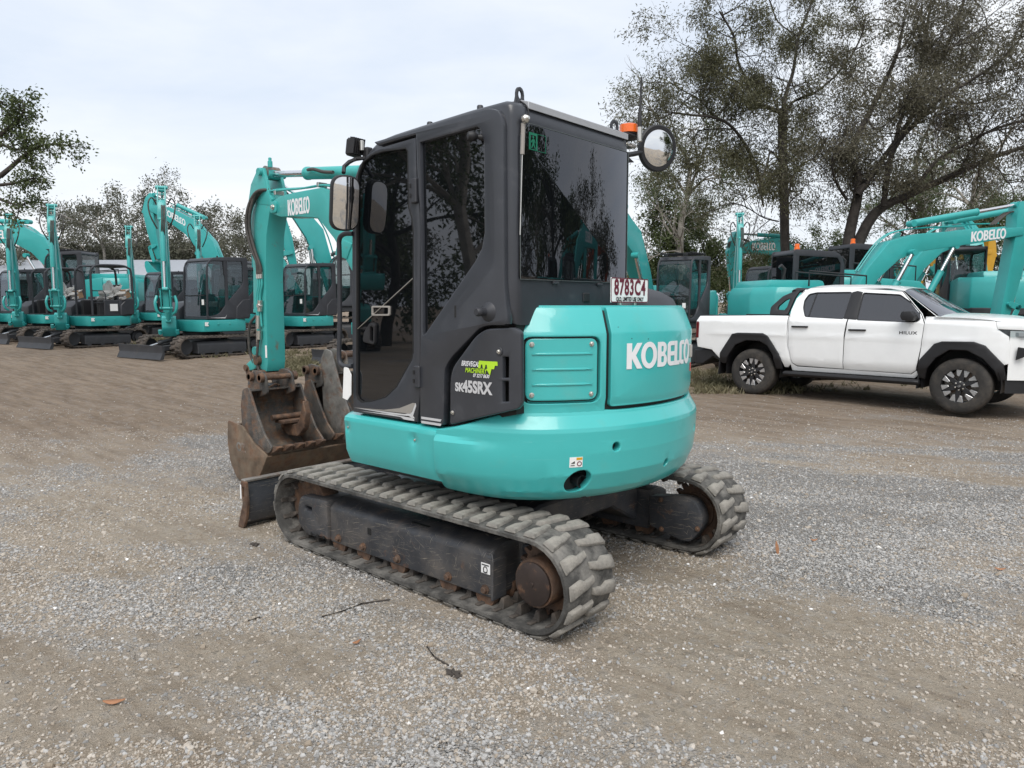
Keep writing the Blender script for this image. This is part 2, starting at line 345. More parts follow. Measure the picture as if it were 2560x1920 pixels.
def gravelness(x, y):                                             # where crushed rock covers the dirt
    D, L = cam_dl(x, y); a = D+.30*L
    g = .55*fbm(L/2.2, a, 1.1, 1, 5)+.45*fbm(x, y, 2.6, 7, 4)+.35*(fbm(L/1.6, a, .32, 5, 3)-.5)
    g = g-.34/(1+np.exp(-(D-8.9+.10*L)*1.6))                      # packed dirt beyond the machine
    g = g+.13*sstep_(0, 2.5, L)*np.exp(-((D-6.6)/3.0)**4)+.06*np.exp(-((D-7.4)/1.5)**2)
    g = g+.10*np.exp(-((D-4.2)/.7)**2-((L+.6)/.9)**2)-.10*np.exp(-((D-3.2)/1.1)**2)*sstep_(.6, -.8, L)
    g = g-.055*np.exp(-((D-2.6)/1.5)**2)-.05*sstep_(-.5, -2.5, L)*sstep_(7, 4, D)
    return np.clip((g-.465)/.20, 0, 1)
def sstep_(a, b, x): t = np.clip((x-a)/(b-a), 0, 1); return t*t*(3-2*t)
def lumps(x, y):
    D, L = cam_dl(x, y); a = D+.30*L
    h = .022*(fbm(x, y, 1.6, 11)-.5)+.016*(fbm(x, y, .35, 21)-.5)+.030*(fbm(L/3.5, a, .30, 61, 3)-.5)
    rut = np.exp(-((D-8.4+.22*L)/1.0)**2)+.8*np.exp(-((D-11.2+.3*L)/.8)**2)  # tyre and track marks crossing behind the buckets
    s = (x*.30+y*.95)
    h = h+.016*rut*(L < -.5)*(np.sin(s*48)*.5+np.sin((x*.95-y*.3)*9)*.9+.5*np.sin((x*.95-y*.3)*23))*vnoise(x, y, .8, 31)
    return h+.010*gravelness(x, y)*np.clip((12-D)/4, 0, 1)
def ground_h(x, y): return ground_z(x, y)+lumps(x, y)*np.clip((40-np.hypot(x-5, y+5))/20, 0, 1)
def axis_pts(a, b, st, far):
    c = list(np.arange(a, b+1e-6, st)); lo = []; hi = []; s = st; p = a
    while p > -far: s *= 1.22; p -= s; lo.append(p)
    s = st; p = c[-1]
    while p < far: s *= 1.22; p += s; hi.append(p)
    return np.array(lo[::-1]+c+hi)
gx = axis_pts(-4.5, 20, .075, 900); gy = axis_pts(-15, 6, .075, 900)
GX, GY = np.meshgrid(gx, gy, indexing='ij'); GZ = ground_h(GX, GY)
nx, ny = GX.shape
me = bpy.data.meshes.new('ground')
co = np.stack([GX.ravel(), GY.ravel(), GZ.ravel()], 1).astype(np.float32)
idx = np.arange(nx*ny).reshape(nx, ny)
quads = np.stack([idx[:-1, :-1], idx[1:, :-1], idx[1:, 1:], idx[:-1, 1:]], -1).reshape(-1, 4)
def fast_mesh(me, co, faces):
    k = faces.shape[1]; n = len(faces)
    me.vertices.add(len(co)); me.vertices.foreach_set('co', np.ascontiguousarray(co, np.float32).ravel())
    me.loops.add(n*k); me.loops.foreach_set('vertex_index', np.ascontiguousarray(faces, np.int32).ravel())
    me.polygons.add(n); me.polygons.foreach_set('loop_start', np.arange(0, n*k, k, dtype=np.int32)); me.update(calc_edges=True)
fast_mesh(me, co, quads)
at_ = me.attributes.new('gravel', 'FLOAT', 'POINT'); at_.data.foreach_set('value', gravelness(GX.ravel(), GY.ravel()).astype(np.float32))
_D, _L = cam_dl(GX.ravel(), GY.ravel())
at2 = me.attributes.new('packed', 'FLOAT', 'POINT'); at2.data.foreach_set('value', (1/(1+np.exp(-(_D-8.2-.15*np.minimum(_L, 0)+.9*(fbm(GX.ravel(), GY.ravel(), 1.7, 91)-.5)*4)*1.1))).astype(np.float32))
gm = bpy.data.materials.new('yard_dirt_and_gravel'); gm.use_nodes = True; N = gm.node_tree.nodes; K = gm.node_tree.links; B = N['Principled BSDF']
def nd(t, **kw):
    n = N.new(t)
    for k, q in kw.items(): n.inputs[k].default_value = q
    return n
tcg = nd('ShaderNodeTexCoord'); OBJ = tcg.outputs['Object']
def gnoise(s, d=6, r=.65):
    n = nd('ShaderNodeTexNoise', Scale=s, Detail=d, Roughness=r); K.new(OBJ, n.inputs['Vector']); return n.outputs['Fac']
def gmix(f, a, b, mode='MIX'):
    x = N.new('ShaderNodeMix'); x.data_type = 'RGBA'; x.blend_type = mode
    for i, q in ((0, f), (6, a), (7, b)):
        if isinstance(q, (tuple, float)): x.inputs[i].default_value = (*q, 1) if isinstance(q, tuple) else q
        else: K.new(q, x.inputs[i])
    return x.outputs[2]
def gramp(f, a, b, c=0., d=1.):
    r = nd('ShaderNodeMapRange'); r.inputs['From Min'].default_value = a; r.inputs['From Max'].default_value = b; r.inputs['To Min'].default_value = c; r.inputs['To Max'].default_value = d; K.new(f, r.inputs['Value']); return r.outputs[0]
ga = nd('ShaderNodeAttribute'); ga.attribute_name = 'gravel'; gf = ga.outputs['Fac']
dirt = gmix(gramp(gnoise(.9), .35, .65), (.30,.245,.185), (.42,.355,.28))
dirt = gmix(gramp(gnoise(14, 4), .35, .7), dirt, (.45,.39,.315))
vor = nd('ShaderNodeTexVoronoi', Scale=75.0, Randomness=1.0); K.new(OBJ, vor.inputs['Vector'])
hsv = N.new('ShaderNodeSeparateColor'); K.new(vor.outputs['Color'], hsv.inputs[0])
stone = gmix(hsv.outputs[0], (.28,.272,.26), (.44,.43,.415)); stone = gmix(gramp(hsv.outputs[1], .8, .9), stone, (.30,.25,.2))
edge = gramp(vor.outputs['Distance'], .3, .65, 1., .55); stone = gmix(edge, (.15,.14,.13), stone)
vor2 = nd('ShaderNodeTexVoronoi', Scale=38.0); K.new(OBJ, vor2.inputs['Vector']); hs2 = N.new('ShaderNodeSeparateColor'); K.new(vor2.outputs['Color'], hs2.inputs[0])
peb = gmix(hs2.outputs[0], (.30,.26,.21), (.43,.38,.32)); dirt = gmix(gramp(hs2.outputs[2], .84, .88), dirt, peb)
mpg = nd('ShaderNodeMapping'); mpg.inputs['Rotation'].default_value = (0, 0, -math.atan2(_rt.y, _rt.x)+.22); mpg.inputs['Scale'].default_value = (.12, 1, 1); K.new(OBJ, mpg.inputs['Vector'])
stk = nd('ShaderNodeTexNoise', Scale=7.0, Detail=6, Roughness=.7); K.new(mpg.outputs[0], stk.inputs['Vector'])
dirt = gmix(gramp(stk.outputs['Fac'], .46, .72, 0., .7), dirt, (.235,.185,.138))
pk = nd('ShaderNodeAttribute'); pk.attribute_name = 'packed'
dirt = gmix(pk.outputs['Fac'], dirt, gmix(gramp(stk.outputs['Fac'], .36, .66), (.275,.215,.160), (.165,.124,.090)))
fac = gramp(gnoise(9, 5), .3, .7, -.45, .45)
mth = N.new('ShaderNodeMath'); mth.operation = 'ADD'; mth.use_clamp = True; K.new(gf, mth.inputs[0]); K.new(fac, mth.inputs[1])
K.new(gmix(mth.outputs[0], dirt, stone), B.inputs['Base Color']); B.inputs['Roughness'].default_value = .95; B.inputs['Specular IOR Level'].default_value = .2
b1 = nd('ShaderNodeBump', Strength=1.0, Distance=.03); b2 = nd('ShaderNodeBump', Strength=.8, Distance=.03)
K.new(gmix(mth.outputs[0], gnoise(45, 5, .75), vor.outputs['Distance']), b1.inputs['Height']); K.new(gnoise(7, 6, .7), b2.inputs['Height']); K.new(b1.outputs[0], b2.inputs['Normal']); K.new(b2.outputs[0], B.inputs['Normal'])
ground = struct(obj('ground', me, gm, None, 0)); me.polygons.foreach_set('use_smooth', [True]*len(me.polygons))

# loose stones: too many to count, instanced on points
def stones_obj(name, pts, scl, rot, matl, label):
    me = bpy.data.meshes.new(name); me.vertices.add(len(pts)); me.vertices.foreach_set('co', pts.astype(np.float32).ravel())
    a = me.attributes.new('scl', 'FLOAT_VECTOR', 'POINT'); a.data.foreach_set('vector', scl.astype(np.float32).ravel())
    a = me.attributes.new('rot', 'FLOAT_VECTOR', 'POINT'); a.data.foreach_set('vector', rot.astype(np.float32).ravel())
    o = bpy.data.objects.new(name, me); COL.objects.link(o); me.materials.append(matl)
    ng = bpy.data.node_groups.new(name, 'GeometryNodeTree'); ng.interface.new_socket('Geometry', in_out='INPUT', socket_type='NodeSocketGeometry'); ng.interface.new_socket('Geometry', in_out='OUTPUT', socket_type='NodeSocketGeometry')
    n = ng.nodes; l = ng.links; gi = n.new('NodeGroupInput'); go = n.new('NodeGroupOutput'); g2i = n.new('GeometryNodeGeometryToInstance')
    for s in range(5):
        ico = n.new('GeometryNodeMeshIcoSphere'); ico.inputs['Radius'].default_value = 1; ico.inputs['Subdivisions'].default_value = 2
        sp_ = n.new('GeometryNodeSetPosition'); nz = n.new('ShaderNodeTexNoise'); nz.noise_dimensions = '4D'; nz.inputs['W'].default_value = s*5.7+1; nz.inputs['Scale'].default_value = .85; nz.inputs['Detail'].default_value = 1.5
        sub = n.new('ShaderNodeVectorMath'); sub.operation = 'SUBTRACT'; sub.inputs[1].default_value = (.5,.5,.5); mu = n.new('ShaderNodeVectorMath'); mu.operation = 'SCALE'; mu.inputs['Scale'].default_value = 1.9
        l.new(nz.outputs['Color'], sub.inputs[0]); l.new(sub.outputs[0], mu.inputs[0]); l.new(ico.outputs[0], sp_.inputs['Geometry']); l.new(mu.outputs[0], sp_.inputs['Offset'])
        fl = n.new('GeometryNodeSetShadeSmooth'); fl.inputs['Shade Smooth'].default_value = False; l.new(sp_.outputs[0], fl.inputs['Geometry'])
        sm = n.new('GeometryNodeSetMaterial'); sm.inputs['Material'].default_value = matl; l.new(fl.outputs[0], sm.inputs['Geometry']); l.new(sm.outputs[0], g2i.inputs[0])
    iop = n.new('GeometryNodeInstanceOnPoints'); iop.inputs['Pick Instance'].default_value = True
    rv = n.new('FunctionNodeRandomValue'); rv.data_type = 'INT'; rv.inputs[4].default_value = 0; rv.inputs[5].default_value = 4
    A = n.new('GeometryNodeInputNamedAttribute'); A.data_type = 'FLOAT_VECTOR'; A.inputs[0].default_value = 'scl'; R = n.new('GeometryNodeInputNamedAttribute'); R.data_type = 'FLOAT_VECTOR'; R.inputs[0].default_value = 'rot'
    l.new(gi.outputs[0], iop.inputs['Points']); l.new(g2i.outputs[0], iop.inputs['Instance']); l.new(rv.outputs[2], iop.inputs['Instance Index']); l.new(A.outputs[0], iop.inputs['Scale']); l.new(R.outputs[0], iop.inputs['Rotation']); l.new(iop.outputs[0], go.inputs[0])
    md = o.modifiers.new('scatter', 'NODES'); md.node_group = ng
    o['label'] = label; o['category'] = 'gravel'; return stuff(o)
def stone_mat(name, ramp_):
    m = bpy.data.materials.new(name); m.use_nodes = True; N = m.node_tree.nodes; K = m.node_tree.links
    oi = N.new('ShaderNodeObjectInfo'); r = N.new('ShaderNodeValToRGB'); cr = r.color_ramp
    for i, (p_, c_) in enumerate(ramp_):
        e = cr.elements[0] if i == 0 else (cr.elements[1] if i == len(ramp_)-1 else cr.elements.new(p_)); e.position = p_; e.color = (*c_, 1)
    K.new(oi.outputs['Random'], r.inputs['Fac']); K.new(r.outputs[0], N['Principled BSDF'].inputs['Base Color']); N['Principled BSDF'].inputs['Roughness'].default_value = .95; N['Principled BSDF'].inputs['Specular IOR Level'].default_value = .2
    return m
rock_m = stone_mat('crushed_rock', ((0, (.22,.216,.21)), (.3, (.305,.298,.288)), (.6, (.38,.372,.36)), (.82, (.38,.335,.28)), (1, (.47,.457,.44))))
tan_m = stone_mat('tan_stone', ((0, (.27,.222,.170)), (.4, (.35,.297,.238)), (.7, (.42,.365,.30)), (.9, (.37,.352,.33)), (1, (.49,.445,.39))))
def scatter(n, seed, dmin, dmax, smin, smax, w0, w1):
    R = np.random.RandomState(seed); m0 = int(n*2.5); D = dmin*(dmax/dmin)**R.rand(m0); L = (R.rand(m0)*2-1)*(.74*D+.5)
    keep = R.rand(m0) < np.minimum(1, (D/(dmax*.55)))**.7*np.clip((dmax-D)/(dmax*.35), 0, 1); D = D[keep]; L = L[keep]
    x = CAM.x+_fh.x*D+_rt.x*L; y = CAM.y+_fh.y*D+_rt.y*L
    g = gravelness(x, y); bare = sstep_(.36, .60, fbm((x-CAM.x)*_rt.x+(y-CAM.y)*_rt.y, 2.2*((x-CAM.x)*_fh.x+(y-CAM.y)*_fh.y), 1.0, 71, 4)); keep = R.rand(len(x)) < w0*(.18+.95*bare)*(1-g)+w1*g*(.45+.55*bare); x = x[keep]; y = y[keep]
    o = R.permutation(len(x))[:n]; x = x[o]; y = y[o]; m = len(x)
    s = smin*(smax/smin)**(R.rand(m)**2.0)
    scl = np.stack([s*(.7+.6*R.rand(m)), s*(.6+.5*R.rand(m)), s*(.5+.4*R.rand(m))], 1)
    rot = np.stack([R.rand(m)*.8-.4, R.rand(m)*.8-.4, R.rand(m)*6.28], 1)
    return np.stack([x, y, ground_h(x, y)+scl[:, 2]*.15], 1), scl, rot
stones_obj('loose_gravel', *scatter(190000, 5, 2.2, 12.0, .0034, .0115, .12, 1.0), rock_m, 'loose blue grey crushed rock lying in patches on the yard')
stones_obj('dirt_pebbles', *scatter(130000, 6, 2.2, 11.0, .0028, .0095, .7, .35), tan_m, 'small tan stones pressed into the dirt of the yard')
stones_obj('gravel_pebbles', *scatter(1500, 9, 2.2, 10.0, .010, .018, .5, .8), tan_m, 'larger pale pebbles lying loose among the crushed rock')
# bits of litter on the ground
def ground_at(u, v):
    p = Vector(CAM); d = ray(u, v); t = 3.0
    for _ in range(60):
        q = CAM+d*t; t += (q.z-float(ground_h(q.x, q.y)))/max(.02, -d.z)*.6
    return CAM+d*t
leaf_dry = mat('dry_leaf', (.36,.17,.085), .7, var=.2); twig_m = mat('dark_twig', (.06,.05,.042), .9, var=.3)
for i, (u, v, a, L_, lab) in enumerate(((286, 1762, .2, .085, 'curled orange brown leaf on the dirt ahead of the track'), (892, 1612, .9, .05, 'small tan leaf beside the rubber track'), (2500, 1428, -.2, .06, 'reddish leaf among the pale gravel'), (2035, 1355, .1, .05, 'small pink brown leaf near the upright one'))):
    p = ground_at(u, v); lf = MB(); n_ = 7; top = []; bot = []
    for k in range(n_):
        t = k/(n_-1); w = L_*.16*math.sin(math.pi*min(1, t*1.1)); z = .006+.016*(t-.5)**2*4*.5; top.append(Vector(((t-.5)*L_, w, z+.006))); bot.append(Vector(((t-.5)*L_, -w, z)))
    lf.add(top+bot, [(k, k+1, n_+k+1, n_+k) for k in range(n_-1)]); o = lf.build('fallen_leaf', leaf_dry); o.location = p+Vector((0, 0, .004)); o.rotation_euler = (0, 0, a+YAW-1.57); tag(o, lab, 'leaf')
    md = o.modifiers.new('t', 'SOLIDIFY'); md.thickness = .0012
up_leaf = MB(); p = ground_at(1945, 1385)
up_leaf.loft([[Vector((dx*w, dy*w, z)) for dx, dy in ((-.5, -.1), (.5, -.1), (.5, .1), (-.5, .1))] for z, w in ((-.01, .010), (.03, .022), (.06, .018), (.085, .003))]); o = up_leaf.build('fallen_leaf', leaf_dry); o.location = p; o.rotation_euler = (.1, .15, .6); tag(o, 'dark red leaf standing upright in the gravel by the far track', 'leaf')
for i, (pts, lab) in enumerate(((((805, 1545), (860, 1530), (905, 1512), (975, 1502)), 'thin dark twig lying beside the rubber track'), (((1068, 1620), (1085, 1645), (1100, 1655), (1122, 1668)), 'short black twig on bare dirt'), (((620, 1555), (640, 1550), (650, 1546)), 'dark rusty scrap on the dirt ahead of the track'))):
    o = MB().tube([tuple(ground_at(u, v)+Vector((0, 0, .008))) for u, v in pts], .004, 6).build('twig', twig_m); tag(o, lab, 'twig')
for u, v, s_, lab in ((1135, 1685, .045, 'dark clod of mud near the black twig'), (638, 1362, .04, 'dark lump beside the blade end')):
    bmw = bmesh.new(); bmesh.ops.create_icosphere(bmw, subdivisions=3, radius=1)
    for q in bmw.verts: f = 1+.3*math.sin(q.co.x*9+q.co.y*4)+.25*math.sin(q.co.y*11+q.co.z*7); q.co = Vector((q.co.x*s_*f, q.co.y*s_*.6*f, q.co.z*s_*.25*f))
    o = finish(bmw, 'mud_clod', twig_m); o.location = ground_at(u, v); tag(o, lab, 'clod')
# ---------------------------------------------------------------- the main excavator (faces +x, stands at the origin)
def left(y0): return lambda a, b, c: (a, y0+c, b)                  # plate in the x-z plane, thickness along y
def rearp(x0): return lambda a, b, c: (x0-c, a, b)                 # plate in the y-z plane, thickness along -x
def prism_obj(name, poly, a, b, m, parent, bevel=.01, ax='y', seg=2, smooth=35): return MB().prism(poly, a, b, ax).build(name, m, parent, bevel, seg, smooth)
def bolt(p, nrm, r, m, parent, name='bolt'):
    p = Vector(p); nrm = Vector(nrm).normalized()
    return MB().lathe([(r*1.5, 0), (r*1.5, r*.3), (r, r*.35), (r, r*1.1), (r*.8, r*1.3)], p, nrm, 8).build(name, m, parent)
def spline(pts, n=6):                                              # smooth polyline through points
    P = [Vector(p) for p in pts]; out = []
    for i in range(len(P)-1):
        p0, p1, p2, p3 = P[max(i-1, 0)], P[i], P[i+1], P[min(i+2, len(P)-1)]
        for k in range(n):
            t = k/n; out.append(.5*((2*p1)+(p2-p0)*t+(2*p0-5*p1+4*p2-p3)*t*t+(3*p1-p0-3*p2+p3)*t**3))
    return out+[P[-1]]
def hose_obj(name, pts, r, m, parent, n=8): return MB().tube(spline(pts), r, n).build(name, m, parent, smooth=60)

# --- crawler tracks
def stadium(a, R, zc, n_arc=14, n_run=18):
    P = []
    for i in range(n_run): P.append((a-2*a*i/n_run, zc-R, -math.pi/2))                      # bottom run to the rear
    for i in range(n_arc): t = -math.pi/2-math.pi*i/n_arc; P.append((-a+R*math.cos(t), zc+R*math.sin(t), t))
    for i in range(n_run): P.append((-a+2*a*i/n_run, zc+R, math.pi/2))
    for i in range(n_arc): t = math.pi/2-math.pi*i/n_arc; P.append((a+R*math.cos(t), zc+R*math.sin(t), t))
    return P                                                       # x, z, outward angle
def belt_mesh(mb, a, R, zc, y0, y1, th, lip=.012):
    rings = []
    for x, z, t in stadium(a, R, zc):
        nx_, nz_ = math.cos(t), math.sin(t)
        sec = [(y0, -th), (y0, -lip), (y0+lip*1.5, 0), (y1-lip*1.5, 0), (y1, -lip), (y1, -th)]
        rings.append([Vector((x+nx_*d, y, z+nz_*d)) for y, d in sec])
    return mb.loft(rings, closed=True)
def along(a, R, zc, s):                                            # point, outward angle at arc length s
    per = 4*a+2*math.pi*R; s %= per
    if s < 2*a: return a-s, zc-R, -math.pi/2
    s -= 2*a
    if s < math.pi*R: t = -math.pi/2-s/R; return -a+R*math.cos(t), zc+R*math.sin(t), t
    s -= math.pi*R
    if s < 2*a: return -a+s, zc+R, math.pi/2
    s -= 2*a; t = math.pi/2-s/R; return a+R*math.cos(t), zc+R*math.sin(t), t
def lug_shape(side, w, h=.019):                                    # one tread block: x along the belt, y across, z outward; outer edge at y=0
    o = []
    base = [(-.046, 0), (.030, 0), (.044, -w*.45), (.026, -w*.62), (.040, -w), (.002, -w), (-.022, -w*.66), (-.028, -w*.42)]
    base = [(x, y*side) for x, y in base]
    cx = sum(p[0] for p in base)/8; cy = sum(p[1] for p in base)/8
    top = [(cx+(x-cx)*.72, cy+(y-cy)*.86) for x, y in base]
    return MB().loft([[Vector((x, y, -.004)) for x, y in base], [Vector((x, y, h*.75)) for x, y in [(cx+(p[0]-cx)*.84, cy+(p[1]-cy)*.93) for p in base]], [Vector((x, y, h)) for x, y in top]])
def hero_track(root, side):
    a, R, zc = 1.0165, .245, .266; yo, yi = .986*side, .604*side; ya, yb = sorted((yo, yi))
    belt = belt_mesh(MB(), a, R, zc, ya, yb, .03).build('rubber_track', track_m, root, smooth=40)
    per = 4*a+2*math.pi*R; n = 46; w = .20
    outer = lug_shape(side, w).build('tread_lug', track_d, belt, .004); inner = lug_shape(-side, w).build('tread_lug', track_d, belt, .004)
    tooth = MB().loft([[Vector((x, y, 0)) for x, y in ((-.022, -.045), (.022, -.045), (.022, .045), (-.022, .045))], [Vector((x, y, -.018)) for x, y in ((-.018, -.035), (.018, -.035), (.018, .035), (-.018, .035))], [Vector((x, y, -.052)) for x, y in ((-.009, -.026), (.009, -.026), (.009, .026), (-.009, .026))]]).build('drive_tooth', track_b, belt, .003)
    bar = MB().box((0, 0, -.004), (.030, .30, .012)).build('core_bar', track_b, belt, .004)
    first = {}
    for k in range(n):
        for src, yy, ph in ((outer, yo-.004*side, 0), (inner, yi+.004*side, .5)):
            x, z, t = along(a, R, zc, (k+ph)*per/n+.01)
            o = src if src not in first else src.copy()
            if src in first: COL.objects.link(o)
            first[src] = 1
            o.location = (x, yy, z); o.rotation_euler = (0, -(t-math.pi/2), 0); o.scale = (rng.uniform(.94, 1.06), rng.uniform(.95, 1.0), rng.uniform(.86, 1.05))
        for src in (tooth, bar):
            for dy in ((-.055, .055) if src is tooth else (0,)):
                x, z, t = along(a, R-.03, zc, k*(4*a+2*math.pi*(R-.03))/n)
                key = (src,); o = src if key not in first else src.copy()
                if key in first: COL.objects.link(o)
                first[key] = 1
                o.location = (x, (yo+yi)/2+dy, z); o.rotation_euler = (0, -(t-math.pi/2), 0)
    ym = (yo+yi)/2; f = side
    # side frame: folded box with a sloping top
    sec = [(.905, .095), (.905, .315), (.88, .345), (.79, .375), (.68, .365), (.66, .10)]
    fr = MB().loft([[Vector((x, y*f, z)) for y, z in sec] for x in (-.70, .715)]).build('track_frame', frame_m, root, .012, 2)
    MB().loft([[Vector((x, y*f, z)) for y, z in ((.908, .30), (.912, .085), (.80, .085), (.80, .30))] for x in (-.715, -.70)]).build('end_gusset', frame_m, fr, .004)
    MB().prism([(-.665, .27), (-.655, .335), (-.70, .335), (-.715, .27)], .80*f, .90*f).build('lashing_bracket', frame_m, fr, .004)
    plate('idler_cover', rounded([(.72, .10), (.72, .368), (1.03, .352), (1.066, .25), (1.06, .135), (.95, .088)], [.01, .03, .05, .1, .05, .03]), [rounded([(.90, .285), (.97, .285), (.97, .262), (.90, .262)], .008)], frame_m, root, left(.80*f), .125, .02)
    for hx, hz in ((.76, .115), (.83, .113), (.90, .111)): MB().cyl((hx, .924*f, hz), (hx, .928*f, hz), .011, n=10).build('drain_hole', rubber, fr)
    MB().box((.309, .9055*f, .245), (.035, .006, .042)).build('access_hole', rubber, fr, .002)
    MB().prism(rounded([(-.02, .80), (-.17, .80), (-.17, .86), (-.02, .86)], .015), .349, .359, 'z').build('top_slot', rubber, fr).location.y = 0
    if side < 0: bpy.data.objects[fr.children[-1].name].scale = (1, -1, 1)
    for rx in (.638, .385, .06, -.367, -.645):
        rl = MB().lathe([(.03, -.10), (.068, -.10), (.068, -.06), (.05, -.05), (.05, .05), (.068, .06), (.068, .10), (.03, .10)], (rx, ym, .10), (0, 1, 0), 20).build('track_roller', rusty, root)
        bolt((rx-.015, .906*f, .135), (0, f, 0), .018, rusty, rl, 'roller_bolt')
    # idler and sprocket
    MB().lathe([(.05, -.06), (.19, -.06), (.205, -.03), (.205, .03), (.19, .06), (.05, .06)], (a, ym, zc), (0, 1, 0), 32).build('idler_wheel', rusty, root)
    spr = MB()
    outl = []
    for i in range(21):
        for da, rr in ((-.07, .165), (-.03, .20), (.03, .20), (.07, .165)): t = 2*math.pi*i/21+da*1.3; outl.append((-a+rr*math.cos(t), zc+rr*math.sin(t)))
    so = spr.prism(outl, ym-.02, ym+.02).build('sprocket', rusty, root)
    MB().lathe([(.12, 0), (.125, .03), (.125, .15), (.118, .165)], (-a+.01, .765*f, .262), (0, f, 0), 32).build('final_drive', rusty, root)
    MB().lathe([(.108, 0), (.108, .012), (.10, .016), (.012, .016), (.010, .022)], (-a+.01, .93*f, .262), (0, f, 0), 32).build('hub_cap', mat('hub_cap_paint', (.045,.032,.028), .5, var=.3, rust=.22, dscale=9, metal=.2), root)
    return belt
hero = tag(empty('compact_excavator'), 'turquoise compact excavator with dark grey cab on dusty rubber tracks, boom lettered in white', 'excavator')
for s in (1, -1): hero_track(hero, s)
# decal on the left frame
plate('lashing_sticker', [(-.632, .222), (-.695, .222), (-.695, .277), (-.632, .277)], [], paper, hero, left(.908), .0012, 0)
mapped(curve_bm([ellipse(-.663, .243, .016, .019, 16), ellipse(-.663, .243, .011, .014, 16)[::-1]], .0006), left(.9105), 'lashing_symbol', rubber, hero)
MB().box((-.663, .9105, .268), (.05, .001, .006)).box((-.663, .9105, .229), (.03, .001, .004)).build('lashing_symbol', rubber, hero)
# car body between the tracks, travel motor covers on the inner faces
MB().loft([[Vector((x, y, z)) for y, z in ((-.66, .14), (-.66, .40), (-.40, .47), (.40, .47), (.66, .40), (.66, .14), (.35, .30), (-.35, .30))] for x in (-.62, .62)]).build('car_body', frame_m, hero, .015)
MB().lathe([(.44, .46), (.46, .48), (.46, .56), (.44, .60)], (0, 0, 0), (0, 0, 1), 40).build('slewing_ring', frame_n, hero)
for s in (1, -1):
    P = [(-.742, .346), (-.746, .143), (-.982, .090), (-1.043, .093), (-1.125, .20), (-1.124, .285), (-1.076, .365), (-.999, .384)]
    mc = plate('travel_motor_cover', rounded(P, [.01, .02, .06, .05, .08, .05, .05, .08]), [], frame_m, hero, left(-.66*s if s > 0 else .66), .05, .008)
    for bx, bz in ((-.829, .337), (-.837, .139), (-1.095, .193)): bolt((bx, -.608*s, bz), (0, s, 0), .012, rusty, mc, 'cover_bolt')
# dozer blade and its arms
bl = empty('dozer_blade', parent=hero)
prof = [(1.66, .345), (1.70, .345), (1.685, .25), (1.675, .15), (1.70, .06), (1.755, .0), (1.735, .0), (1.66, .05), (1.635, .15), (1.645, .25)]
MB().prism(prof, -.97, .965).build('mouldboard', frame_m, bl, .004)
MB().box((1.675, 0, .352), (.055, 1.96, .022)).build('top_edge', steel, bl, .005)
ep = [(1.645, .352), (1.71, .352), (1.718, .30), (1.695, .19), (1.735, .10), (1.775, .0), (1.70, .0), (1.655, .08), (1.63, .19)]
for yy in (.967, -.985): plate('blade_end', rounded([(p[0]-.02, p[1]) for p in ep], .015), [rounded([(1.65, .31), (1.675, .31), (1.675, .23), (1.65, .23)], .01)], rusty, bl, left(yy+.009), .011, .003)
plate('blade_decal', rounded([(1.683, .325), (1.70, .325), (1.70, .22), (1.683, .22)], .008), [], paper, bl, left(.9885), .0008, 0)
for yy in (-.33, .33): MB().prism([(.55, .20), (.55, .34), (1.62, .27), (1.66, .25), (1.66, .10), (1.55, .08)], yy-.045, yy+.045).build('blade_arm', frame_m, bl, .008)

# --- lower skirts and counterweight: shapes drawn flat, then wrapped on the body
W_, RT, PW = .97, 1.225, 10
def rho(th): return ((abs(math.sin(th))/W_)**PW+(1/RT)**PW)**(-1/PW)
CW = [(.44,.625,.30),(.54,.60,.17),(.58,.602,.125),(.62,.625,.085),(.66,.66,.052),(.75,.75,.014),(.86,.86,.002),(.972,.972,.0),(.992,.992,.004),(1.055,1.055,.040),(1.075,1.075,.047),(1.2,1.2,.05)]
HD = [(1.0,1.0,.045),(1.10,1.10,.046),(1.14,1.14,.036),(1.465,1.465,.036),(1.478,1.478,.040),(1.585,1.585,.082),(1.60,1.60,.092),(1.63,1.612,.125),(1.7,1.615,.2)]
def interp(T, t):
    for (a, z0, i0), (b, z1, i1) in zip(T, T[1:]):
        if t <= b: k = (t-a)/(b-a); k = max(k, 0); return z0+(z1-z0)*k, i0+(i1-i0)*k
    return T[-1][1:]
def sstep(a, b, x): t = min(1, max(0, (x-a)/(b-a))); return t*t*(3-2*t)
def swoosh(deg, z):                                               # raised shoulder that runs out to a point behind the seam
    k = 1-sstep(110, 135, deg)
    return .038*k*(1-sstep(.905, .935, z+.0012*(deg-110)))*sstep(.66, .72, z)
def surf(T, o0=0, sw=False):
    def f(s, t, o):
        th = s/1.2; z, ins = interp(T, t); r = rho(th)-ins+o+o0+(swoosh(math.degrees(th), z) if sw else 0)
        return (r*math.cos(th), r*math.sin(th), z)
    return f
D2 = lambda d: math.radians(d)*1.2
def cw_top(d):
    d = 180-abs(180-d); return .955+.135*sstep(108, 140, d) if d < 140 else 1.09-.02*sstep(140, 165, d)
dl = [110+i*(140/56) for i in range(57)]
cw_out = [(D2(d), cw_top(d)) for d in dl]+[(D2(d), .46) for d in dl[::-1]]
cw_out = [(D2(110), .955)]+cw_out[1:57]+[(D2(250), .46)]+[(D2(d), .46) for d in dl[::-1]][1:-1]+[(D2(110), .46)]
def hole(d, z, r, n=20, k=1, tilt=0): return [(D2(d)+r*k*math.cos(a)*math.cos(tilt)-r*math.sin(a)*math.sin(tilt), z+r*k*math.cos(a)*math.sin(tilt)+r*math.sin(a)*math.cos(tilt)) for a in [-2*math.pi*i/n for i in range(n)]]
